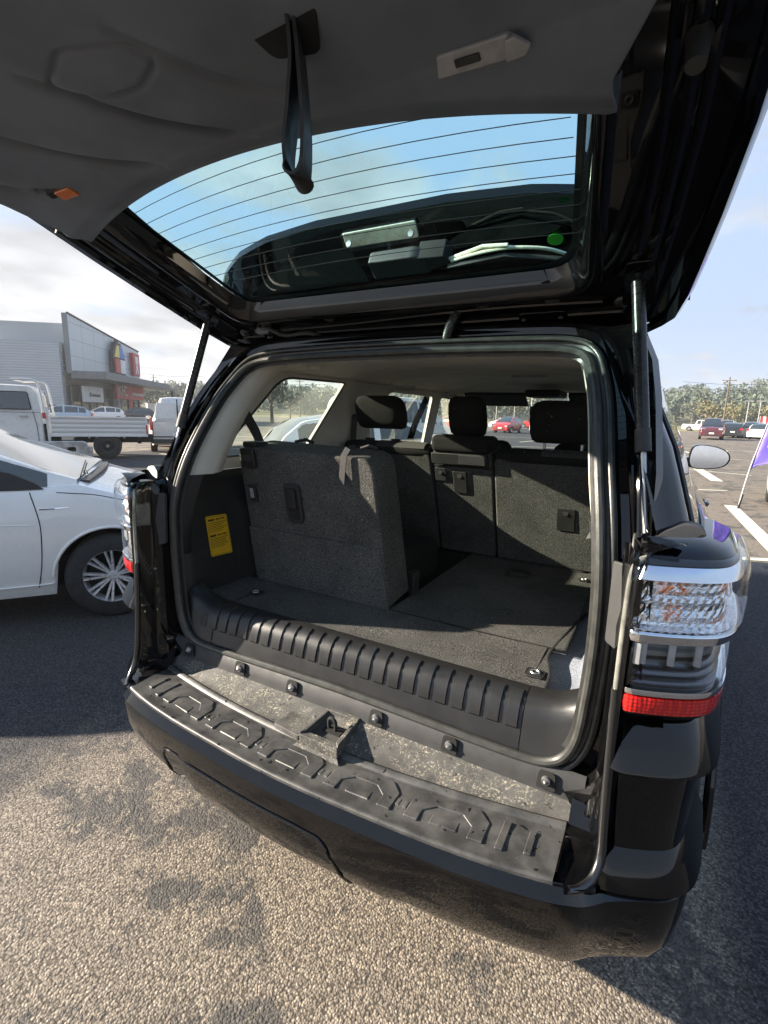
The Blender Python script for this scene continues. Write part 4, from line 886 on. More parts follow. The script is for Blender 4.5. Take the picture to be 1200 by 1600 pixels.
# side flanks, inner frame edge and outer skin
AS = [-.06, -.03, 0, .08, .16, .30, .47, .65, .80, .9, 1.02, 1.15, 1.22]
for sg in (1, -1):
    P_('tailgate_flank', grid([[H(sg*(hedge(a)-.032), a, nb(a)+.0), H(sg*(hedge(a)-.028), a, nb(a)-.012), H(sg*(hedge(a)-.006), a, nb(a)-.012), H(sg*(hedge(a)+.004), a, nb(a)+.004), H(sg*(hedge(a)+.002), a, nb(a)+.05), H(sg*(hedge(a)-.06), a, nb(a)+.085)] for a in AS]), 'black', tg, smooth=50)
    for k_, (off, hh) in enumerate(((.075, .010), (.098, .012), (.125, .010))):
        P_('pressed_ridge', tube([H(sg*(hedge(a)-off), a, nb(a)+.004) for a in (.02, .08, .16, .3, .47, .65, .8, .9, 1.02, 1.12)], hh, 8), 'black_in', tg)
P_('outer_skin_lower', grid([[H(x*hedge(a), a, nb(a)+.085-.03*abs(x)**3) for x in [-1+.125*i for i in range(17)]] for a in [.69, .75, .8, .9, 1.02, 1.15, 1.22]]), 'black', tg, smooth=60)
for sg in (1, -1): P_('outer_skin_sides', grid([[H(sg*(.580+(hedge(a)-.582)*t), a, .075-.02*t) for t in (0, .5, 1)] for a in (-.06, .0, .16, .3, .47, .62, .70)]), 'black', tg, smooth=60)
P_('outer_skin_top', grid([[H(x*hedge(a), a, .06+.1*a) for x in [-1+.125*i for i in range(17)]] for a in (-.06, 0, .06, .13)]), 'black', tg, smooth=60)
P_('tailgate_rear_edge', grid([[H(x*hedge(1.2), 1.2, nb(1.2)+n_) for n_ in (-.05, .02, .085)] for x in [-1+.125*i for i in range(17)]]), 'black', tg, smooth=60)
# defroster lines
df = []
for i in range(11):
    a1 = .600-.036*i; a0 = a1+.030*(1-i*.05)
    df.append(tube([H(x, a1+(.050-.0025*i)*(1-(x/.56)**2), .0425) for x in [-.53+.0883*j for j in range(13)]], .0009, 4))
P_('defroster_lines', join(*df), 'dull', tg)
P_('inspection_sticker', lathe([(.0001, 0), (.0165, 0), (.0165, .0006)], (0, 0, 0), 'z', 24), 'green', tg)
st_ = bpy.data.objects['inspection_sticker']
rot = Matrix((( 1, 0, 0), (0, Ah.y, Nh.y), (0, Ah.z, Nh.z))).to_4x4()
st_.data.transform(Matrix.Translation(H(.470, .236, .040)) @ rot)
# ---- grey trim panel on the lower half
cre = [((-.160, .935), (.082, .700), .030), ((-.40, .905), (-.140, .700), .028), ((.05, .935), (.225, .735), .014), ((-.66, .86), (-.42, .71), .026)]
CVR = [(p.x, p.y) for p in roundpoly([Vector(p) for p in ((-.150, .895, 0), (-.045, .935, 0), (.045, .905, 0), (.062, .868, 0), (-.005, .845, 0), (-.055, .852, 0))], .015, 3)]
def segd(px, py, P):
    m = 9
    for i in range(len(P)):
        x0, y0 = P[i-1]; x1, y1 = P[i]; dx, dy = x1-x0, y1-y0; l = dx*dx+dy*dy
        if l < 1e-12: continue
        t = max(0, min(1, ((px-x0)*dx+(py-y0)*dy)/l)); m = min(m, math.hypot(px-x0-t*dx, py-y0-t*dy))
    return m
def aedge(x): return .668-.085*(min(abs(x), .60)/.56)**2
def tn(x, a):
    n = -.055-.025*sstep(0, .05, a-aedge(x))
    n += nb(a)*1.0
    n -= .012*(1-(x/.7)**2)*sstep(.62, .8, a)
    if -.17 < x < .08 and .83 < a < .95: n += .007*math.exp(-(segd(x, a, CVR)/.0045)**2)
    for (x0, a0), (x1, a1), w in cre:
        L_ = math.hypot(x1-x0, a1-a0); ux, ua = (x1-x0)/L_, (a1-a0)/L_; t = ((x-x0)*ux+(a-a0)*ua)/L_; d = (x-x0)*(-ua)+(a-a0)*ux
        d += .03*math.sin(math.pi*max(0, min(1, t)))
        if -.05 < t < 1.05:
            amp = math.sin(math.pi*max(0, min(1, t)))**.7*w
            if abs(d) < .09: n += amp*math.exp(-(d/.0115)**2)-amp*.22*math.exp(-((d-.035)/.02)**2)
    return n
rows = []
NA, NX = 190, 300
for j in range(NX+1):
    u = -1+2*j/NX; r_ = []
    for i in range(NA+1):
        t = i/NA
        xw = interp([(.0, .612), (.12, .612), (.28, .665), (.5, .70), (1, .72)], t); x = u*xw
        a0 = aedge(x); a = a0+(1.10-a0)*t
        r_.append(H(x, a, tn(x, a)))
    rows.append(r_)
trm = P_('tailgate_trim', grid(rows), 'trim', tg, smooth=80, solid=.004, off=0)
P_('trim_lip', grid([[H(x, aedge(x), tn(x, aedge(x))), H(x, aedge(x)+.004, -.02), H(x, aedge(x)+.02, .035)] for x in [-.612+.0306*i for i in range(41)]]), 'trim', trm, smooth=60)
def onT(x, a, d=0): return H(x, a, tn(x, a)-d)
# courtesy lamps set into the trim
for sg in (1, -1):
    cx_, ca_ = (.462, .716)
    def LQ(P, d0, d1):
        base = [H(sg*(cx_+(x-cx_)*.72), ca_+(a-ca_)*.62, tn(sg*cx_, ca_)-d0) for x, a in P]; return prism(base, Nh*(-(d1-d0)))
    lm = P_('courtesy_lamp', LQ([(.385, .700), (.530, .695), (.545, .712), (.520, .742), (.395, .745)], -.004, .010), 'lamp_grey' if sg > 0 else 'matte', trm, bevel=.003)
    if sg > 0:
        P_('lamp_switch', LQ([(.425, .715), (.470, .714), (.470, .729), (.425, .730)], .010, .013), 'matte', lm, bevel=.001)
        P_('lamp_end_cap', LQ([(.512, .698), (.545, .700), (.556, .715), (.532, .740), (.516, .738)], .009, .016), 'lamp_grey', lm, bevel=.002)
    else:
        P_('lit_lamp_face', LQ([(.390, .702), (.468, .700), (.474, .736), (.398, .738)], .010, .020), 'amber', lm, bevel=.003)  # orange glow of the lit left lamp put into its plastic colour
        P_('lamp_slot', LQ([(.480, .712), (.525, .710), (.518, .728), (.482, .730)], .010, .012), 'dull', lm)
P_('trim_side_pocket', LQ([(.545, .690), (.640, .700), (.69, .74), (.66, .80), (.56, .79)], -.01, .012), 'trim', trm, bevel=.008)
# pull strap
sb = H(.262, .832, tn(.262, .832))
P_('strap_recess', prism(roundpoly([H(x, a, tn(.26, .83)-.002) for x, a in ((.20, .87), (.225, .812), (.29, .800), (.315, .85), (.295, .885))], .012), Nh*(-.004)), 'dull', trm, bevel=.002)
Ps = smoothpath([sb+Vector((0, 0, .02)), sb+Vector((.0, .01, -.03)), sb+Vector((-.010, .016, -.08)), sb+Vector((-.020, .02, -.125)), sb+Vector((-.012, .02, -.152)), sb+Vector((.006, .02, -.151)), sb+Vector((.010, .02, -.11)), sb+Vector((.010, .015, -.06)), sb+Vector((.006, .01, .0)), sb+Vector((.006, 0, .02))], 6)
tw = lambda i, p: Vector((.9, .42, 0))
def strapV():
    rows = []; n = len(Ps); T = frames(Ps, False)
    for i, (p, t) in enumerate(zip(Ps, T)):
        wv = Vector((.45, -.89, 0)); wv = (wv-t*wv.dot(t)).normalized(); s = wv.cross(t).normalized(); hw, ht = .029, .0022
        rows.append([p+wv*hw+s*ht, p-wv*hw+s*ht, p-wv*hw-s*ht, p+wv*hw-s*ht])
    return grid(rows, cu=True)
P_('pull_strap', strapV(), 'matte', tg, smooth=30)
# pressed details, bolts, bellows, hinges on the inner frame
for sg in (1, -1): P_('pressed_recess', tube([H(p.x, p.y, nb(p.y)-.001) for p in roundpoly([Vector(q) for q in ((sg*.655, .66, 0), (sg*.735, .66, 0), (sg*.75, .90, 0), (sg*.66, .92, 0))], .02, 4)], .004, 6, True), 'black_in', tg)
for x, a in ((.70, .60), (-.70, .60)):
    P_('rubber_stop', cyl(H(x, a, -.002), H(x, a, -.05), .016, 16, .012), 'rubber', tg, smooth=40)
for x, a in ((.45, .09), (.28, .098), (-.2, .095), (-.45, .09), (.60, .06), (-.58, .05)):
    P_('blanking_plug', lathe([(.0001, 0), (.013, 0), (.017, .003), (.0175, .006)], (0, 0, 0), 'z', 22), 'rubber', tg, smooth=50).data.transform(Matrix.Translation(H(x, a, -.006)) @ rot)
P_('frame_fold', join(tube([H(x, .068+.012*math.sin(5*x), -.003) for x in [-.56+.056*i for i in range(21)]], .006, 8), tube([H(x, .030, -.003) for x in [-.60+.06*i for i in range(21)]], .007, 8)), 'black_in', tg)
for x in (.42, -.43):
    hg = P_('hinge', join(prism(roundpoly([H(x-.065, .012, -.004), H(x+.065, .012, -.004), H(x+.055, .055, -.004), H(x-.055, .055, -.004)], .01), Nh*(-.006)), box(H(x-.035, -.02, -.02), (.012, .07, .035)), box(H(x+.035, -.02, -.02), (.012, .07, .035)), tube([H(x-.06, -.03, -.025), H(x+.06, -.03, -.025)], .008, 10)), 'black_in', tg, bevel=.002)
    P_('hinge_bolt', join(*[lathe([(.0001, -.006), (.009, -.006), (.010, 0)], H(x+s*.045, .035, -.012), 'z', 6) for s in (-1, 1)]), 'black_in', hg)
bel = smoothpath([H(.205, .075, -.002), H(.185, .060, -.030), H(.165, .02, -.045), H(.16, -.02, -.030)], 14)
P_('cable_bellows', sweep(bel, circ(1, 12), None, scale=[.010+.0025*(i % 2) for i in range(len(bel))]), 'rubber', tg, smooth=30)
P_('washer_hose', join(tube(smoothpath([H(-.52, .06, -.004), H(-.45, .085, -.012), H(-.40, .05, -.02), H(-.30, .04, -.014), H(-.24, -.02, -.02)], 6), .006, 8), box(H(-.47, .07, -.012), (.05, .02, .02))), 'rubber', tg)
for sg in (1, -1): P_('strut_mount', prism(roundpoly([H(sg*.60, .055, -.004), H(sg*.67, .055, -.004), H(sg*.665, .20, -.004), H(sg*.61, .20, -.004)], .015), Nh*(-.005)), 'black_in', tg, bevel=.002)
# ---- spoiler over the window with stop lamp, wiper and its motor
def spo(x):
    k_ = interp([(0, .240), (.2, .240), (.4, .220), (.55, .180), (.68, .11), (.74, .06)], abs(x)); return k_
rows = []
for x in [-.735+.049*i for i in range(31)]:
    e = spo(x)
    rows.append([H(x, -.05, .065), H(x, .02, .100), H(x, e*.5, .155), H(x, e, .205), H(x, e+.010, .200), H(x, e+.008, .178), H(x, e-.010, .165), H(x, e*.72, .150), H(x, e*.5, .115), H(x, e*.3, .085), H(x, .02, .062)])
spl = P_('roof_spoiler', grid(rows), 'black', tg, smooth=45)
P_('stop_lamp', prism(roundpoly([H(-.110, .238, .160), H(.118, .238, .160), H(.118, .195, .140), H(-.110, .195, .140)], .008), Nh*(-.012)), 'lens', spl, bevel=.002)
P_('stop_lamp_reflector', prism(roundpoly([H(-.106, .234, .158), H(.114, .234, .158), H(.114, .199, .140), H(-.106, .199, .140)], .006), Nh*(-.004)), 'lamp_cream', spl, bevel=.002)
P_('stop_lamp_screw', join(*[lathe([(.0001, -.002), (.008, -.002), (.009, .002)], H(x, .216, .136), 'y', 12) for x in (-.09, .098)]), 'steel', spl)
P_('wiper_motor_cover', prism(roundpoly([H(-.02, .155, .060), H(.150, .155, .060), H(.155, .205, .060), H(.12, .222, .060), H(-.01, .222, .060)], .01), Nh*.035), 'matte', spl, bevel=.006)
P_('spoiler_bracket', prism([H(.13, .215, .06), H(.20, .21, .06), H(.21, .18, .06), H(.14, .165, .06)], Nh*.05), 'dull', spl, bevel=.003)
P_('grey_underpanel', fill([H(-.48, .150, .062), H(-.04, .150, .062), H(-.04, .268, .075), H(-.20, .262, .075), H(-.36, .215, .07), H(-.46, .165, .062)]), 'matte', spl, smooth=0)
wp = P_('wiper_arm', join(tube([H(.20, .185, .07), H(.30, .215, .068), H(.36, .215, .062)], .0045, 8), tube(smoothpath([H(.215, .190, .060), H(.28, .203, .060), H(.36, .208, .060), H(.44, .190, .060), H(.49, .160, .058)], 4), .004, 8), tube([H(.26, .198, .060), H(.33, .214, .066), H(.38, .206, .060)], .003, 6)), 'lamp_cream', spl)
P_('wiper_blade', sweep([H(.205, .182, .053), H(.35, .196, .053), H(.50, .152, .053)], [(-.003, -.004), (.003, -.004), (.003, .004), (-.003, .004)]), 'rubber', wp)

# ============================================================ OTHER VEHICLES
STY = {
 'hatch': dict(belt=[(0, .60), (.04, .655), (.2, .665), (.45, .655), (.70, .655), (.745, .672), (.79, .635), (.85, .585), (.91, .53), (.96, .47), (1, .36)], roof=[(.015, .655), (.05, .78), (.12, .93), (.25, .985), (.42, 1.0), (.52, .985), (.745, .70)], win=[(.10, .20), (.215, .405), (.435, .70)]),
 'hatch_near': dict(belt=[(0, .57), (.04, .625), (.2, .635), (.45, .625), (.70, .625), (.745, .637), (.79, .597), (.85, .549), (.91, .496), (.96, .44), (1, .34)], roof=[(.015, .625), (.05, .78), (.12, .93), (.25, .985), (.40, 1.0), (.48, .96), (.60, .797), (.70, .692), (.745, .655)], win=[(.10, .20), (.215, .405), (.435, .70)]),
 'sedan': dict(belt=[(0, .60), (.04, .68), (.16, .70), (.3, .66), (.70, .65), (.75, .66), (.85, .60), (.93, .53), (.98, .46), (1, .36)], roof=[(.14, .70), (.24, .90), (.33, .985), (.45, 1.0), (.55, .975), (.745, .69)], win=[(.22, .29), (.305, .435), (.455, .69)]),
 'suv': dict(belt=[(0, .60), (.03, .64), (.3, .64), (.70, .635), (.745, .65), (.85, .62), (.94, .58), (.985, .50), (1, .38)], roof=[(.01, .64), (.04, .82), (.09, .95), (.25, .99), (.45, 1.0), (.56, .98), (.745, .68)], win=[(.08, .22), (.235, .425), (.445, .69)]),
 'pickup': dict(belt=[(0, .55), (.02, .60), (.355, .60), (.36, .60), (.72, .60), (.745, .62), (.85, .60), (.95, .56), (.985, .5), (1, .36)], roof=[(.36, .60), (.385, .88), (.41, .975), (.5, 1.0), (.57, .98), (.745, .65)], win=[(.40, .505), (.525, .69)]),
 'van': dict(belt=[(0, .55), (.01, .58), (.3, .58), (.70, .57), (.80, .57), (.86, .53), (.93, .48), (.98, .42), (1, .32)], roof=[(.0, .58), (.012, .90), (.04, .975), (.3, 1.0), (.6, .985), (.66, .95), (.82, .60)], win=[(.50, .60), (.615, .735)]),
}
def vehicle(name, label, cat, pos, rz, L, Wd, Ht, style, col, group=None, r=.31, detail=1, fo=.85, wb=None, zb=.20, frontplate=True, rims='alloy', proto=None, spokes=5):
    t = thing(name, label, cat, (pos[0], pos[1], 0), rz, group)
    st = STY[style]; wb = wb or L*.63; ax = [L/2-fo, L/2-fo-wb]; n = 90 if detail > 1 else 44
    belt = lambda s: interp(st['belt'], s)*Ht; roof = lambda s: interp(st['roof'], s)*Ht; s0, s1 = st['roof'][0][0], st['roof'][-1][0]
    def hw(s, tt): # half width
        pl = 1-.16*sstep(.86, 1.0, s)**1.6-.10*(1-sstep(0, .08, s)); return Wd/2*pl*interp([(0, .92), (.12, .975), (.35, .995), (.6, 1.0), (.80, .985), (.93, .965), (1, .93)], tt)
    S_ = sorted(set([i/n for i in range(n+1)]+[.003, .01, .985, .993]))
    def zbot(s):
        x = -L/2+s*L; z = zb+.06*sstep(.93, 1, s)+.06*(1-sstep(0, .06, s))
        for a in ax:
            d = abs(x-a); R_ = r*1.17
            if d < R_: z = max(z, r+math.sqrt(R_*R_-d*d))
        return min(z, belt(s)-.05)
    rows = []
    for s in S_:
        x = -L/2+s*L; a, b = zbot(s), belt(s); q = []
        TT = (0, .07, .2, .35, .5, .62, .72, .80, .88, .94, .98, 1)
        for sg in (1, -1):
            pts = []
            for tt in TT:
                z = a+(b-a)*tt; ta = max(0, (z-zb)/(b-zb)); pts.append((x, sg*hw(s, ta), z))
            q.append(pts)
        cr = (.018 if detail > 1 else .028)*Ht
        deck = [(x, hw(s, 1)*k_, b+cr*(1-k_*k_)) for k_ in (.93, .8, .5, 0, -.5, -.8, -.93)]
        rows.append(q[0]+deck+q[1][::-1])
    g = grid(rows); m_ = len(rows[0]); g[1].append(tuple(range(m_))); g[1].append(tuple(range(len(g[0])-m_, len(g[0]))))
    body = mesh_obj('body', g, col, t, smooth=38)
    # cabin
    def cab(s, u): # u: 0 belt edge .. 1 roof edge ..2 centre
        x = -L/2+s*L; b = belt(s); z1 = max(roof(s), b+.004); yb = hw(s, 1)*.965; hgt = (z1-b); yt = yb-hgt*.36-.02*min(1, hgt*3)
        if u <= 1: return (x, yb+(yt-yb)*u, b-.01+(z1-b+.01)*u*(1-.00))
        k_ = 2-u; return (x, yt*k_, z1+cw_*Ht*(1-k_**2.2)*min(1, hgt*4))
    def cabgrid(sa, sb, us, sg, ns=10): return grid([[(lambda p: (p[0], p[1]*sg, p[2]))(cab(sa+(sb-sa)*i/ns, u)) for u in us] for i in range(ns+1)])
    wins = st['win']; sr = next(s for s, z in st['roof'] if z >= .975*max(zz for _, zz in st['roof'])); sf = [s for s, z in st['roof'] if z >= .95][-1]; cw_ = .011 if detail > 1 else .022
    pil = []
    for sg in (1, -1):
        ed = [s0]+[e for w_ in wins for e in w_]+[s1]
        for i in range(0, len(ed), 2): pil.append(cabgrid(ed[i], ed[i+1], (0, .25, .5, .75, 1, 1.08), sg, 8))
        pil.append(cabgrid(s0, s1, (0, .05, .10), sg, 30)); pil.append(cabgrid(s0, s1, (.88, .94, 1, 1.08), sg, 30))
        for (a, b) in wins: mesh_obj('side_window', cabgrid(a-.002, b+.002, (.08, .3, .6, .9), sg, 6), 'glass_dark', t, smooth=60)
    us = [1.08, 1.3, 1.6, 2.0]
    def top(sa, sb, ns): return grid([[(lambda p: (p[0], p[1], p[2]))(cab(sa+(sb-sa)*i/ns, u)) for u in us]+[(lambda p: (p[0], -p[1], p[2]))(cab(sa+(sb-sa)*i/ns, u)) for u in us[::-1][1:]] for i in range(ns+1)])
    pil.append(top(sr-.005, sf+.005, 14))
    mesh_obj('cabin', join(*pil), col, t, smooth=38)
    ws = mesh_obj('windscreen', top(sf, s1, 8), 'glass_dark', t, smooth=60)
    if style == 'van': mesh_obj('rear_doors', top(s0, sr, 4), col, t, smooth=60)
    else: mesh_obj('rear_window', top(s0, sr, 4), 'glass_dark', t, smooth=60)
    mesh_obj('underbody', box((0, 0, zb+.14), (L*.92, Wd*.80, .22)), 'dull', t)
    zh = lambda s: belt(s)
    for sg in (1, -1):
        mesh_obj('headlight', box((L/2-.13, sg*Wd*.345, belt(.965)-.06), (.22, Wd*.18, .13), Matrix.Rotation(-sg*.35, 3, 'Z')), 'lamp_grey' if detail < 2 else 'lens', t, bevel=.03)
        if style != 'van': mesh_obj('tail_light', box((-L/2+.05, sg*Wd*.40, belt(.05)-.10), (.12, Wd*.13, .20)), 'redlens', t, bevel=.02)
        mesh_obj('door_mirror', box((-L/2+s1*L-(.30 if detail < 2 else .58), sg*(Wd/2+.07), belt(.7)+.07), (.10, .18, .12)), col, t, bevel=.03)
        for w_ in wins[-2:]:
            if style != 'pickup' or 1: mesh_obj('door_handle', box((-L/2+(w_[0]+.035)*L, sg*(Wd/2*.985+.008), belt(.5)-.10), (.16, .03, .028)), col, t, bevel=.01)
    mesh_obj('grille', box((L/2-.035, 0, belt(.99)-.14), (.07, Wd*.46, .12)), 'matte', t, bevel=.02)
    mesh_obj('lower_grille', box((L/2-.02, 0, zb+.17), (.06, Wd*.58, .12)), 'matte', t, bevel=.02)
    mesh_obj('number_plate', box((L/2+.012, 0, zb+.28), (.02, .36, .12)), 'signwhite', t); mesh_obj('number_plate', box((-L/2-.006, 0, .62), (.02, .36, .12)), 'signwhite', t)
    for a in ax:
        for sg in (1, -1): wheel(a, sg*(Wd/2-.115), r, .215, t, sg, axis='y', spokes=spokes, rimmat=rims)
    if style == 'pickup':
        mesh_obj('cargo_bed', join(box((-L/2+.18*L, 0, belt(.2)+.032), (L*.30, Wd*.76, .01))), 'dull', t)
    return t, dict(belt=belt, hw=hw, ax=ax, L=L, W=Wd, cab=cab)
def at_heading(hx, hy):
    return math.atan2(hy, hx)
HV = Vector((.6, .8, 0)); RV = Vector((.8, -.6, 0))
# near white hatchback
Lq, Wq = 4.05, 1.75
pw = Vector((-2.617, 1.253, 0))
org = pw-HV*(Lq/2-.85)-RV*(Wq/2-.01)
vw, vd = vehicle('hatchback_car', 'white hatchback parked on the left, front wheel and bonnet beside the open suv', 'car', org, at_heading(.6, .8), Lq, Wq, 1.53, 'hatch_near', 'white', r=.31, detail=2, fo=.85, wb=2.56, zb=.20, spokes=9)
def vside(x, z, d=.003):  # on the right side surface
    s = (x+Lq/2)/Lq; b = vd['belt'](s); return Vector((x, -(vd['hw'](s, (z-.20)/(b-.20))+d), z))
xa = Lq/2-.85
def vtube(P, r_, name, mat='dull'): mesh_obj(name, tube([vside(xa+x, z, 0) for x, z in smooth2(P)], r_, 6), mat, vw)
def smooth2(P): return [(p.x, p.y) for p in smoothpath([(a, b, 0) for a, b in P], 5)]
vtube([(-.452, .93), (-.42, .80), (-.405, .67), (-.42, .45), (-.455, .27)], .0035, 'door_gap')
vtube([(-.30, .925), (-.10, .905), (.08, .86), (.3, .80), (.5, .73)], .0030, 'bonnet_gap')
vtube([(-1.5, .72), (-.9, .725), (-.45, .715)], .004, 'side_crease', 'white')
vtube([(-2.0, .285), (-1.2, .285), (-.45, .29), (-.37, .30)], .006, 'sill_crease', 'white')
mesh_obj('arch_lip', tube([vside(xa+.363*math.cos(a), .31+.363*math.sin(a), .0) for a in [math.pi*i/30 for i in range(1, 30)]], .010, 8), 'white', vw)
mesh_obj('arch_lining', lathe([(.30, .0), (.355, .0), (.362, .24)], (xa, -(Wq/2-.26), .31), 'y', 40), 'dull', vw) if 0 else None
mesh_obj('side_badge', prism([vside(xa+x, z, .002) for x, z in ((-.41, .812), (-.23, .820), (-.235, .828), (-.41, .826))], (0, -.002, 0)), 'chrome', vw)
mesh_obj('badge_lettering', prism([vside(xa+x, z, .0045) for x, z in ((-.405, .8145), (-.315, .8165), (-.315, .8225), (-.405, .8225))], (0, -.001, 0)), 'ink', vw)
mesh_obj('mirror_corner', fill([vside(xa+x, z, -.01 if 0 else .006) for x, z in ((-.80, .945), (-.50, .945), (-.37, .948), (-.42, .99), (-.55, 1.06), (-.80, 1.12))]), 'matte', vw, smooth=0, solid=.004)
# wipers and cowl
cw = [Vector((xa-.16+.05*(1-(y/.75)**2), y, .972+.018*(1-(y/.78)**2)*1.46)) for y in [-.68+.085*i for i in range(17)]]
mesh_obj('cowl', sweep(cw, [(-.035, -.01), (.035, -.01), (.03, .006), (-.03, .008)], upv=(0, 0, 1)), 'matte', vw)
mesh_obj('wiper', join(tube([Vector((xa-.16, -.42, 1.005)), Vector((xa-.19, -.30, 1.022)), Vector((xa-.215, .02, 1.040))], .006, 6), tube([Vector((xa-.185, -.60, 1.002)), Vector((xa-.235, .12, 1.052))], .005, 6)), 'dull', vw)
# car glimpsed through the side window, and the van behind it
def placed(right_front, L, W_): return Vector(right_front)-HV*(L/2)-RV*(W_/2)
vehicle('hatchback_car', 'white hatchback with dark windows seen through the rear quarter window of the suv', 'car', placed((-1.75, 7.9, 0), 4.0, 1.72), at_heading(.6, .8), 4.0, 1.72, 1.46, 'hatch', 'white', r=.30, fo=.82, wb=2.5)
vehicle('panel_van', 'white panel van further back seen through the rear quarter window of the suv', 'van', placed((-5.2, 15.8, 0), 4.7, 1.9), at_heading(.6, .8), 4.7, 1.9, 2.05, 'van', 'white_old', r=.33, fo=.9, wb=2.9)
# white van with rear doors towards us
VH = Vector((-.80, .60, 0)); VR = Vector((.60, .80, 0))
vl = Vector((-14.30, 9.95, 0)); vo = vl+VH*(2.2)+VR*.90
vn, vnd = vehicle('delivery_van', 'white delivery van with closed rear doors beside the flatbed truck', 'van', vo, at_heading(VH.x, VH.y), 4.4, 1.82, 1.86, 'van', 'white_old', r=.33, fo=.9, wb=2.75, zb=.24)
xr = -2.2
mesh_obj('door_seam', join(tube([(xr-.002, 0, .52), (xr+.005, 0, 1.05), (xr+.03, 0, 1.55), (xr+.12, 0, 1.80)], .022, 6), tube([(xr-.004, -.80, 1.02), (xr-.004, -.78, .55), (xr-.004, .78, .55), (xr-.004, .80, 1.02)], .018, 6)), 'dull', vn)
mesh_obj('window_panel', join(*[prism(roundpoly([(xr+.005, s*.08, 1.15), (xr+.005, s*.72, 1.15), (xr+.065, s*.64, 1.68), (xr+.065, s*.08, 1.70)], .07), (-.03, 0, .0)) for s in (1, -1)]), 'white_old', vn, bevel=.012)
mesh_obj('rear_door_handle', box((xr-.01, -.14, .98), (.03, .17, .04)), 'matte', vn, bevel=.01); mesh_obj('rear_bumper', box((xr-.01, 0, .40), (.14, 1.74, .15)), 'matte', vn, bevel=.03); mesh_obj('door_lock', box((xr-.0, -.06, 1.32), (.03, .06, .12)), 'matte', vn, bevel=.01)
for s in (1, -1): mesh_obj('upright_tail_light', box((xr+.02, s*.83, .98), (.08, .10, .42)), 'redlens', vn, bevel=.02)

# ---- flatbed truck
TV = Vector((.552, .834, 0)).normalized()      # from cab to tail
trk = thing('flatbed_truck', 'white double cab truck with an empty ribbed flatbed', 'truck', (-13.432, 7.944, 0), at_heading(-TV.x, -TV.y))
# local: x forward to the cab (so deck is at negative/low x), y left; camera side is the LEFT side of the truck -> +y faces us
ysd = .0
def T_(name, VF, mat, parent=trk, **kw): return mesh_obj(name, VF, mat, parent, **kw)
W2 = 1.85
T_('flatbed', join(box((.14, -W2/2, .72), (2.40, W2-.04, .08)), box((-1.03, -W2/2, .92), (.03, W2, .54)), box((.14, -W2+.01, .92), (2.40, .03, .54))), 'white_old', bevel=.008)
ds = T_('side_board', box((.15, -.012, .93), (2.44, .028, .56)), 'boards', bevel=.006)
T_('board_rail', join(box((.15, .004, 1.20), (2.46, .03, .045)), box((.15, .004, .665), (2.46, .03, .04)), box((-1.06, .004, .93), (.05, .035, .58)), box((1.36, .004, .93), (.06, .035, .58))), 'white_old', ds, bevel=.006)
T_('rope_hook', join(*[box((x, .02, .645), (.05, .03, .03)) for x in (-.85, -.3, .25, .8)]), 'steel', ds)
# crew cab: profile extruded across
cab_p = roundpoly([(1.50, 0, .42), (1.50, 0, 1.15), (1.56, 0, 1.84), (1.70, 0, 2.02), (3.05, 0, 2.05), (3.35, 0, 1.95), (4.05, 0, 1.22), (4.95, 0, 1.05), (5.05, 0, .45)], [.02, .02, .08, .14, .2, .1, .1, .12, .05], 5)
cabf = []
for yy, kk in ((-.0, 1), (-.06, 1)): pass
rows = []
for d, ins in ((0, .06), (.04, .02), (.12, 0), (W2-.12, 0), (W2-.04, .02), (W2, .06)):
    cx, cz = 3.2, 1.1; rows.append([Vector((cx+(p.x-cx)*(1-ins*.4), -d-(.10*max(0, (p.z-1.15)))*(1 if d < W2/2 else -1), cz+(p.z-cz)*(1-ins*.5))) for p in cab_p])
g = grid(rows, cu=True); m_ = len(cab_p); g[1].append(tuple(range(m_))); g[1].append(tuple(range(5*m_, 6*m_)))
cb_ = T_('cab', g, 'white_old', smooth=40)
sy = lambda z: -.10*max(0, z-1.15)+.004
def tw_(P, name='cab_window', mat='glass_dark', d=.012, r_=.05): return T_(name, prism([Vector((p.x, sy(p.z)+0., p.z)) for p in roundpoly([(x, 0, z) for x, z in P], r_, 4)], (0, d, 0)), mat, cb_)
tw_([(1.75, 1.38), (2.50, 1.38), (2.50, 1.84), (1.82, 1.84)]); tw_([(2.60, 1.38), (3.62, 1.38), (3.20, 1.86), (2.60, 1.86)])
T_('window_frame', join(*[tube([Vector((p.x, sy(p.z)+.014, p.z)) for p in roundpoly([(x, 0, z) for x, z in P], .05, 4)], .014, 6, True) for P in ([(1.75, 1.38), (2.50, 1.38), (2.50, 1.84), (1.82, 1.84)], [(2.60, 1.38), (3.62, 1.38), (3.20, 1.86), (2.60, 1.86)])]), 'dull', cb_)
T_('door_seam', join(tube([(1.72, .008, 1.34), (1.66, .008, .95), (1.64, .008, .50)], .007, 6), tube([(2.55, .008, 1.9), (2.55, .008, .50)], .007, 6), tube([(1.56, .008, 1.30), (3.9, .008, 1.30)], .006, 6)), 'dull', cb_)
T_('door_handle', join(box((1.93, .02, 1.20), (.20, .04, .045)), box((2.78, .02, 1.20), (.20, .04, .045))), 'steel', cb_, bevel=.01)
T_('sill_shade', box((3.0, -W2/2, .38), (3.6, W2-.25, .14)), 'dull', cb_)
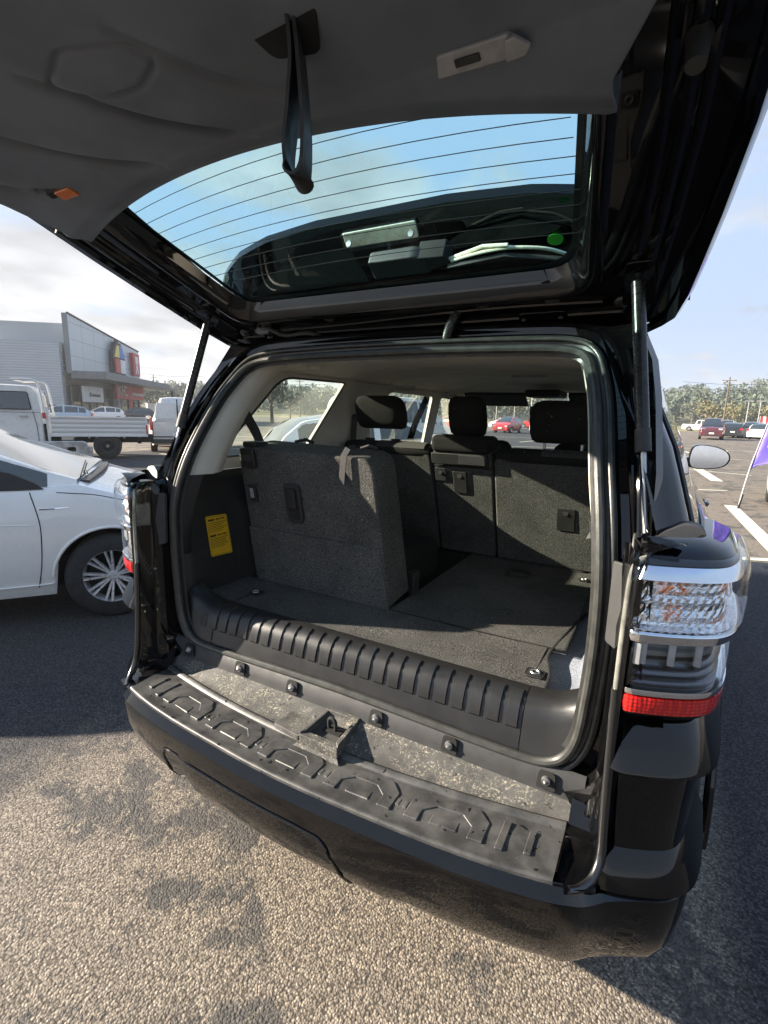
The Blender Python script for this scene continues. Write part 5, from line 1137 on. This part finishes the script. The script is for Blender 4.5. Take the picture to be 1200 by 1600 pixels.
# headboard rack
T_('headboard_rack', join(*[tube(smoothpath([(1.40, y, .50), (1.44, y, 1.2), (1.52, y, 1.95), (1.60, y, 2.14), (1.80, y, 2.18), (2.15, y, 2.16)], 5), .028, 8) for y in (-.02, -W2+.02)]+[tube([(x, -.02, z), (x, -W2+.02, z)], .022, 8) for x, z in ((1.60, 2.14), (2.12, 2.16), (1.44, 1.25))]+[box((1.405, -.03, 1.0), (.07, .05, .9))]), 'white_old', smooth=40)
T_('side_marker', box((1.47, .012, 1.22), (.09, .03, .16)), 'redlens', bevel=.01); T_('rear_light', box((-1.07, .0, .86), (.05, .08, .26)), 'redlens', bevel=.01)
T_('chassis', join(box((.2, -W2/2, .56), (2.9, .9, .22)), box((1.43, -.10, .72), (.14, .12, .55)), box((-.85, -W2/2, .48), (.10, 1.4, .10))), 'dull')
for s in (1, -1): T_('mudguard', tube([(s*.46, -.06, .60), (s*.34, -.06, .80), (s*.2, -.06, .86)], .02, 6), 'white_old')
T_('fuel_box', box((.98, -.12, .60), (.30, .18, .14)), 'steel', bevel=.02)
for x in (0, 4.1):
    for y, s in ((-.16, 1), (-W2+.16, -1)): wheel(x, y, .37, .24, trk, s, axis='y', spokes=0 if x == 0 else 6, rimmat='steel', ri=.5)
# concrete barrier in front of the truck
bar = thing('concrete_barrier', 'low weathered concrete barrier block with two square holes before the truck', 'barrier', (-13.35, 6.62, 0), at_heading(.56, .83))
pf = roundpoly([(-.62, 0, 0), (.62, 0, 0), (.60, 0, .50), (.52, 0, .56), (-.55, 0, .56), (-.60, 0, .52)], .05, 3)
holes = [roundpoly([(c-.11, 0, .30), (c+.11, 0, .30), (c+.10, 0, .42), (c-.10, 0, .42)], .03, 3) for c in (-.24, .24)]
mesh_obj('block', fill(pf, holes), 'concrete', bar, smooth=0, solid=.34, off=0, bevel=.012)
mesh_obj('hole_backing', box((0, .12, .34), (.9, .02, .2)), 'dull', bar)
mesh_obj('end_lug', box((.66, 0, .28), (.12, .2, .28)), 'concrete', bar, bevel=.02)

# ---- distant parked cars on the left, beyond the truck
def far_at(px, dist):  # a direction in the photo turned into a ground point (only used to lay out the car park)
    d = fw+rt2*((px-600)/FPX); d.z = 0; d.normalize(); return Vector((CP.x, CP.y, 0))+d*dist
vehicle('hatchback_car', 'pale silver-blue hatchback parked behind the flatbed, the one nearer the cab', 'car', far_at(108, 43), R(238), 4.2, 1.75, 1.52, 'hatch', 'pale_blue', 'cars parked before the shops')
vehicle('hatchback_car', 'small white hatchback parked behind the flatbed, closer to the van', 'car', far_at(172, 54), R(238), 3.9, 1.7, 1.5, 'hatch', 'white', 'cars parked before the shops')
vehicle('estate_car', 'dark car with white roof just visible behind the truck rack', 'car', far_at(66, 46), R(238), 4.4, 1.8, 1.62, 'suv', 'dark_car', 'cars parked before the shops')
vehicle('hatchback_car', 'dark car parked at the shop front left of the van', 'car', far_at(222, 66), R(238), 4.2, 1.75, 1.5, 'hatch', 'dark_car', 'cars parked before the shops')
# ---- right side cars
def rcar(px, dist, *a, **k): return vehicle(a[0], a[1], a[2], far_at(px, dist), *a[3:], **k)
G = 'cars parked across the open lot on the right'
vehicle('pickup_truck', 'maroon pickup truck facing the camera, left of the parked row', 'pickup', far_at(1092, 54), R(-93), 5.2, 1.88, 1.82, 'pickup', 'maroon', G, r=.38, zb=.28)
vehicle('pickup_truck', 'white pickup truck parked further off on the grass, upper left', 'pickup', far_at(1076, 96), R(-15), 5.2, 1.85, 1.8, 'pickup', 'white', G, r=.38, zb=.28)
vehicle('suv_car', 'white suv half hidden between the maroon pickup and the black car', 'car', far_at(1114, 70), R(-94), 4.6, 1.85, 1.75, 'suv', 'white', G)
vehicle('hatchback_car', 'black hatchback in the parked row beside the teal car', 'car', far_at(1122, 62), R(88), 4.1, 1.75, 1.5, 'hatch', 'dark_car', G)
vehicle('hatchback_car', 'teal hatchback in the parked row right of the black one', 'car', far_at(1140, 66), R(82), 4.0, 1.7, 1.5, 'hatch', 'teal', G)
vehicle('suv_car', 'grey suv in the parked row beside the flag', 'car', far_at(1158, 64), R(72), 4.5, 1.8, 1.62, 'suv', 'silver', G)
vehicle('hatchback_car', 'white hatchback nearest to the flag in the parked row', 'car', far_at(1175, 60), R(62), 4.1, 1.74, 1.48, 'hatch', 'white', G)
vehicle('hatchback_car', 'red car just showing behind the maroon pickup', 'car', far_at(1131, 76), R(75), 4.1, 1.74, 1.5, 'hatch', 'red', G)
vehicle('sedan_car', 'white sedan at the far end of the row behind the flag', 'car', far_at(1190, 66), R(60), 4.5, 1.78, 1.5, 'sedan', 'white', G)
vehicle('hatchback_car', 'grey-green car cut off at the right edge behind the flag', 'car', (3.72, 12.1, 0), R(-103), 4.2, 1.80, 1.55, 'hatch', 'grey_car', None, r=.33, detail=2, fo=.92)
vehicle('hatchback_car', 'bright red hatchback seen through the windscreen beside the steering wheel', 'car', far_at(783, 50), R(-95), 3.9, 1.7, 1.5, 'hatch', 'red', None)
vehicle('sedan_car', 'long red sedan side-on further off through the windscreen', 'car', far_at(826, 74), R(170), 4.6, 1.78, 1.45, 'sedan', 'red', None)
vehicle('hatchback_car', 'white car behind the red hatchback through the windscreen', 'car', far_at(780, 66), R(165), 4.1, 1.74, 1.5, 'hatch', 'white', None)
vehicle('hatchback_car', 'red car glimpsed through the front side window left of the centre headrest', 'car', far_at(697, 60), R(160), 4.0, 1.7, 1.5, 'hatch', 'red', None)

# ---- feather flag
fg = thing('feather_flag', 'purple feather flag with orange lettering on a leaning pole', 'flag', (2.016, 9.885, 0))
pole = smoothpath([(0, 0, 0), (.04, 0, .45), (.12, 0, 1.0), (.32, 0, 2.0), (.56, 0, 2.9), (.95, 0, 3.45), (1.40, 0, 3.4)], 6)
mesh_obj('pole', tube(pole, [.012 if p.z < .9 else .008 for p in pole], 8), 'galv', fg)
mesh_obj('ground_spike', cyl((0, 0, 0), (.035, 0, .26), .016, 8), 'dull', fg)
cl = smoothpath([(.075, 0, .66), (.12, 0, 1.0), (.32, 0, 2.0), (.56, 0, 2.9), (.95, 0, 3.42)], 6)
rows = []
for i, p in enumerate(cl):
    t = i/(len(cl)-1); wd = .05+.95*sstep(0, .30, t)*(1-.5*sstep(.75, 1, t)); rows.append([p+Vector((wd*k_, .03*math.sin(7*k_+5*t)*k_, (.24*k_-.05*k_*k_)*(1-sstep(0, .5, t))-.06*k_)) for k_ in [j/10 for j in range(11)]])
cth = mesh_obj('flag_cloth', grid(rows), 'flag', fg, smooth=80, solid=.003)
let = []
for z0, x0 in ((1.10, .30), (1.34, .35), (1.58, .40), (1.84, .46)):
    for s in (-.045,): let.append(prism(roundpoly([(x0-.05, -.03, z0), (x0+.36, -.035, z0), (x0+.36, -.035, z0+.085), (x0-.02, -.03, z0+.085)], .03), (0, -.006, 0)))
mesh_obj('flag_lettering', join(*let), 'orange', cth, smooth=0)
# ---- street lamps and poles
def lamp_post(px, d, h, first=[None]):
    p = far_at(px, d)
    if first[0] is None:
        t = thing('street_lamp', '', 'street lamp', p); mesh_obj('post', tube([(0, 0, 0), (0, 0, 1)], [.06, .035], 8), 'galv', t); mesh_obj('lamp_head', join(box((.055*0+.0, 0, 1.005), (.9, .25, .022))), 'lamp_grey', t, bevel=.003); first[0] = t
    else:
        t = first[0].copy(); COL.objects.link(t); t.location = p
        for ch in list(first[0].children): c = ch.copy(); COL.objects.link(c); c.parent = t
    t.scale = (1, 1, h); t['group'] = 'street lamps around the car park'; return t
for px, d, h, lb in ((1142, 84, 4.4, 'pale street lamp above the maroon pickup, left of the pair'), (1160, 84, 4.4, 'pale street lamp above the grey suv, right of the pair'), (1184, 80, 4.9, 'street lamp just left of the flag edge'),
    (817, 62, 5.0, 'thick pale street lamp seen through the windscreen by the right headrest'), (765, 80, 4.6, 'thin street lamp seen through the windscreen above the red hatchback'), (792, 90, 4.6, 'thin street lamp between the two red cars through the windscreen'), (705, 80, 4.8, 'street lamp seen through the front side window')):
    lamp_post(px, d, h)['label'] = lb
def ppole(px, d, h, lb):
    t = thing('utility_pole', lb, 'utility pole', far_at(px, d), 0, 'utility poles'); mesh_obj('post', tube([(0, 0, 0), (0, 0, h)], [.16, .10], 8), 'bark', t); mesh_obj('crossarm', box((0, 0, h-.6), (2.2, .12, .12)), 'bark', t); return t
up_ = [ppole(1108, 110, 9.5, 'tall utility pole rising behind the maroon pickup'), ppole(1181, 120, 10.5, 'tall utility pole beside the flag'), ppole(470, 120, 9, 'utility pole seen through the rear quarter window'), ppole(253, 130, 9, 'utility pole beyond the delivery van')]
wr = []
for a, b in ((far_at(1040, 118), far_at(1230, 122)), (far_at(380, 118), far_at(520, 122)), (far_at(215, 125), far_at(330, 130))):
    for h in (8.2, 9.3): wr.append(tube([Vector((a.x+(b.x-a.x)*t, a.y+(b.y-a.y)*t, h-1.0*math.sin(math.pi*t)*.6)) for t in [i/8 for i in range(9)]], .03, 4))
tag(mesh_obj('power_lines', join(*wr), 'dull', None), 'thin dark power lines strung across the sky in front of the hills', 'power line')
# red and white banner on the lot
rb_ = thing('advertising_flag', 'small red and white banner flag beyond the parked row', 'flag', far_at(1163, 70)); mesh_obj('pole', cyl((0, 0, 0), (0, 0, 2.3), .03, 8), 'galv', rb_)
mesh_obj('flag_cloth', prism([(0, 0, 1.2), (.9, 0, 1.3), (.8, 0, 2.2), (0, 0, 2.3)], (0, .01, 0)), 'signred', rb_); mesh_obj('white_band', prism([(.3, -.01, 1.25), (.55, -.01, 1.27), (.5, -.01, 2.24), (.25, -.01, 2.27)], (0, -.01, 0)), 'signwhite', rb_)

# ============================================================ SHOP BUILDING
c0 = Vector((-52.0, 28.0, 0)); fd_ = Vector((-.62, .785, 0)).normalized(); ld = Vector((-.785, -.62, 0)).normalized()
sh = thing('shop_building', 'grey metal-clad retail building with a tall panelled sign wall and flat canopy', 'building', c0, math.atan2(fd_.y, fd_.x))
# local x along the facade (away), y to the left of it -> ld is +y side
FL = 21.0; H0, H1 = 10.4, 9.4
mesh_obj('side_wall', join(box((3.0, 17, 3.8), (7, 33.6, 7.6))), 'cladding', sh)
mesh_obj('main_block', box((FL/2, 17, 3.8), (FL-.4, 33.6, 7.5)), 'cladding', sh)
mesh_obj('wall_post', box((-.55, 12.6, 3.9), (.25, .5, 7.8)), 'matte', sh)
mesh_obj('low_white_wall', box((-.62, 20.5, 3.2), (.2, 15.4, 6.4)), 'signwhite' if 0 else 'cladding', sh)
mesh_obj('roof_screen', join(box((1.2, 3.9, 8.6), (.25, 7.2, 1.9))), 'cladding_v', sh)
pan = mesh_obj('sign_wall', prism([(0, -.6, 4.7), (FL, -.6, 4.7), (FL, -.6, 9.1), (0, -.6, 10.4)], (0, .5, 0)), 'panels', sh, smooth=0)
mesh_obj('sign_wall_cap', tube([(0, -.62, 10.42), (FL, -.62, 9.12)], .10, 6), 'matte', sh)
mesh_obj('canopy', join(box((FL/2+1.0, -2.3, 4.55), (FL+3, 3.2, .75)), box((FL+5.2, -1.2, 4.35), (6.5, 4.2, .4))), 'canopy', sh, bevel=.03)
mesh_obj('canopy_post', join(box((FL+8.0, -2.8, 2.1), (.3, .3, 4.2))), 'matte', sh)
gf = mesh_obj('shop_glazing', box((FL*.5, -.28, 1.75), (FL-.2, .06, 3.5)), 'glass_dark', sh)
mesh_obj('glazing_bars', join(*[box((x, -.34, 1.75), (.12, .08, 3.5)) for x in (.2, 2.2, 4.2, 6.2, 8.2, 10.4, 12.0, 14.2, 16.4, 18.6, 20.8)]+[box((FL/2, -.34, 3.5), (FL, .08, .15))]), 'matte', gf)
mesh_obj('pillar', box((12.4, -.6, 2.0), (2.6, .6, 4.0)), 'concrete', sh)
mesh_obj('shop_door', box((12.6, -.95, 1.3), (1.5, .1, 2.6)), 'glass_dark', sh)
TX = lambda x, y, z: Matrix.Translation((x, y, z)) @ Matrix.Rotation(math.pi/2, 4, 'X')
s1 = mesh_obj('red_fascia_sign', box((15.4, -.95, 3.35), (10.4, .3, 1.75)), 'signred', sh, bevel=.02)
text('sign_lettering', 'KFC', 1.75, 'signwhite', s1, TX(12.3, -1.14, 3.42), .03)
text('sign_lettering', 'PARA CHUPARSE', .42, 'signwhite', s1, TX(17.9, -1.13, 3.3), .01) if 0 else mesh_obj('small_lettering', join(*[box((15.8+i*.42, -1.12, 3.15+.1*(i % 2)), (.30, .04, .34)) for i in range(11)]), 'signwhite', s1)
s2 = mesh_obj('white_shop_sign', box((3.7, -.95, 2.75), (5.0, .25, 1.6)), 'signwhite', sh, bevel=.02)
mesh_obj('sign_print', join(box((2.7, -1.09, 2.7), (.35, .03, .42)), *[box((3.15+.28*i, -1.09, 2.65), (.2, .03, .26)) for i in range(8)]), 'ink', s2)
# house-shaped mall sign with four coloured panes
hx, hz, hw_, hh_ = 11.9, 5.35, 1.95, 3.9
def HS(P, d0, name, mat, par, th=.12): return mesh_obj(name, prism([(hx+x*hw_, -.62-d0, hz+z*hh_) for x, z in P], (0, -th, 0)), mat, par, smooth=0)
hs_ = HS([(-1, 0), (1, 0), (1, .62), (.42, .97), (-.42, .97), (-1, .62)], .1, 'mall_sign', 'matte', sh, .4)
HS([(-.86, .06), (-.05, .06), (-.05, .47), (-.86, .47)], .5, 'red_pane', 'signred', hs_); HS([(.05, .06), (.86, .06), (.86, .47), (.05, .47)], .5, 'white_pane', 'signwhite', hs_)
HS([(-.86, .52), (-.05, .52), (-.05, .88), (-.36, .88)], .5, 'yellow_pane', 'sgyellow', hs_); HS([(.05, .52), (.86, .52), (.86, .60), (.36, .90), (.05, .90)], .5, 'blue_pane', 'blue', hs_)
mesh_obj('sign_finial', box((hx, -.9, hz+hh_*1.0), (.5, .3, .4)), 'matte', hs_)
b2 = mesh_obj('square_red_sign', box((18.6, -.85, 7.15), (2.5, .4, 2.9)), 'signred', sh, bevel=.02)
mesh_obj('portrait_patch', join(box((18.6, -1.08, 7.7), (1.1, .04, 1.0)), box((18.6, -1.08, 6.75), (.7, .04, .7)), box((18.2, -1.08, 6.2), (.35, .04, .5)), box((18.95, -1.08, 6.2), (.35, .04, .5))), 'signwhite', b2, bevel=.01)
mesh_obj('poster', box((17.2, -.40, 1.5), (1.6, .1, 2.4)), 'signred', gf)
# white fence past the shop
ff = thing('site_fence', 'pale fence panels beyond the canopy of the shop', 'fence', c0+fd_*(FL+6)); mesh_obj('panel', join(*[box((-.5*i, 1.2*i, 1.1), (.6, 1.0, 2.2), Matrix.Rotation(-.3, 3, 'Z')) for i in range(8)]), 'signwhite', ff)

# ============================================================ TREES AND HILLS
def hillz(x, y):
    d = math.hypot(x, y); az = math.degrees(math.atan2(-x, y))
    top_ = interp([(-40, 15), (-20, 15), (-8, 13), (-2, 12), (2, 8), (8, 12), (20, 11), (35, 8), (45, 11), (55, 6), (60, 3), (70, 3)], az)
    return top_*sstep(170, 330, d)*(.85+.15*math.sin(x*.03+1)*math.cos(y*.021))
rows = []
for i in range(70):
    az = R(-45+i*1.7); rows.append([(-math.sin(az)*d, math.cos(az)*d, hillz(-math.sin(az)*d, math.cos(az)*d)-.3) for d in (160, 175, 190, 210, 235, 260, 290, 320, 345, 380)])
hl_ = mesh_obj('hills', grid(rows), 'grass', smooth=60); hl_['kind'] = 'structure'
def clump(V, F, c, r, n, fl):
    for _ in range(n):
        while True:
            d = Vector((random.uniform(-1, 1), random.uniform(-1, 1), random.uniform(-1, 1)))
            if .15 < d.length < 1: break
        p = c+Vector((d.x*r, d.y*r, d.z*r*.85)); u = Vector((random.gauss(0, 1), random.gauss(0, 1), random.gauss(0, .7))).normalized(); v = u.orthogonal().normalized(); s = fl*random.uniform(.6, 1.4)
        w_ = (u.cross(v)); a = random.uniform(0, 6.28); e1 = v*math.cos(a)+w_*math.sin(a); e2 = -v*math.sin(a)+w_*math.cos(a); k_ = len(V)
        V += [p+e1*s, p+e2*s*.7, p-e1*s, p-e2*s*.7]; F.append((k_, k_+1, k_+2, k_+3))
V, F = [], []
for i in range(560):
    az = R(random.uniform(-16, 66)); d = random.uniform(185, 330); x, y = -math.sin(az)*d, math.cos(az)*d; h = random.uniform(5, 9.5); r_ = random.uniform(3.2, 5.5)
    for k_ in range(4):
        clump(V, F, Vector((x+random.uniform(-r_, r_)*.6, y+random.uniform(-r_, r_)*.6, hillz(x, y)+h*(.45+.16*k_))), r_*random.uniform(.5, .8), 46, .62)
fo = mesh_obj('forest', (V, F), 'leaf', smooth=0); fo['kind'] = 'stuff'; fo['label'] = 'grey-green wooded hillside behind the car park'; fo['category'] = 'forest'
def tree(pos, h, r_, mat, label, grp, n=6, leaf=.28, per=70):
    t = thing('tree', label, 'tree', pos, random.uniform(0, 6), grp)
    mesh_obj('trunk', join(tube([(0, 0, 0), (.1, 0, h*.3), (.05, .1, h*.75)], [.05*h**.8, .035*h**.8, .015*h], 7), *[tube([(.1, 0, h*.35), (r_*.6*math.cos(a), r_*.6*math.sin(a), h*.7)], [.02*h, .008*h], 5) for a in (0, 2.1, 4.2)]), 'bark', t)
    V, F = [], []
    for i in range(n):
        a = 6.28*i/n+random.random(); q = r_*random.uniform(.1, .65); clump(V, F, Vector((q*math.cos(a), q*math.sin(a), h*random.uniform(.5, .9))), r_*random.uniform(.38, .6), per, leaf)
    mesh_obj('crown', (V, F), mat, t, smooth=0); return t
GT = 'trees at the edge of the car park'
for px, d, h, r_, m_, lb in ((1086, 130, 5.5, 3.8, 'leaf2', 'orange-leaved tree above the maroon pickup'), (1120, 140, 5.0, 4.0, 'leaf2', 'low yellowish tree behind the parked row'), (1150, 145, 5.5, 4.2, 'leaf3', 'grey-green tree behind the parked row'), (1180, 140, 5.2, 4.0, 'leaf2', 'dry yellow tree near the flag'),
    (1060, 150, 6, 4.2, 'leaf3', 'grey-green tree at the left end above the mirror'), (1215, 150, 7, 4.5, 'leaf3', 'tall grey-green tree right of the flag'),
    (690, 110, 8, 4.0, 'leaf3', 'leafy tree seen through the front side window'), (724, 115, 7, 4, 'leaf', 'dark tree behind the centre headrest'), (762, 120, 6.5, 3.8, 'leaf3', 'round tree seen through the windscreen left part'), (800, 118, 6.5, 4.2, 'leaf2', 'yellow tree seen through the windscreen'), (830, 112, 6, 4, 'leaf3', 'bushy tree by the right headrest through the windscreen'),
    (428, 62, 6.8, 3.2, 'leaf', 'dark tree seen through the rear quarter window'), (250, 110, 6.5, 4, 'leaf3', 'tree beyond the delivery van roof, left one'), (270, 120, 5.5, 3.6, 'leaf', 'tree beyond the delivery van roof, right one'), (455, 100, 5.5, 3.4, 'leaf3', 'small tree in the quarter window corner')):
    tree(far_at(px, d), h, r_, m_, lb, GT)

# ============================================================ HAZE
HZ = mesh_obj('haze', box((0, 0, 17), (1100, 1100, 36)), 'signwhite', smooth=0); HZ['kind'] = 'stuff'
hm = bpy.data.materials.new('haze_air'); hm.use_nodes = True; hm.node_tree.nodes.clear()
ho = hm.node_tree.nodes.new('ShaderNodeOutputMaterial'); hv = hm.node_tree.nodes.new('ShaderNodeVolumePrincipled'); hv.inputs['Color'].default_value = (.86, .90, .96, 1); hv.inputs['Density'].default_value = .0007; hv.inputs['Anisotropy'].default_value = .3
hm.node_tree.links.new(hv.outputs[0], ho.inputs['Volume']); HZ.data.materials.clear(); HZ.data.materials.append(hm)
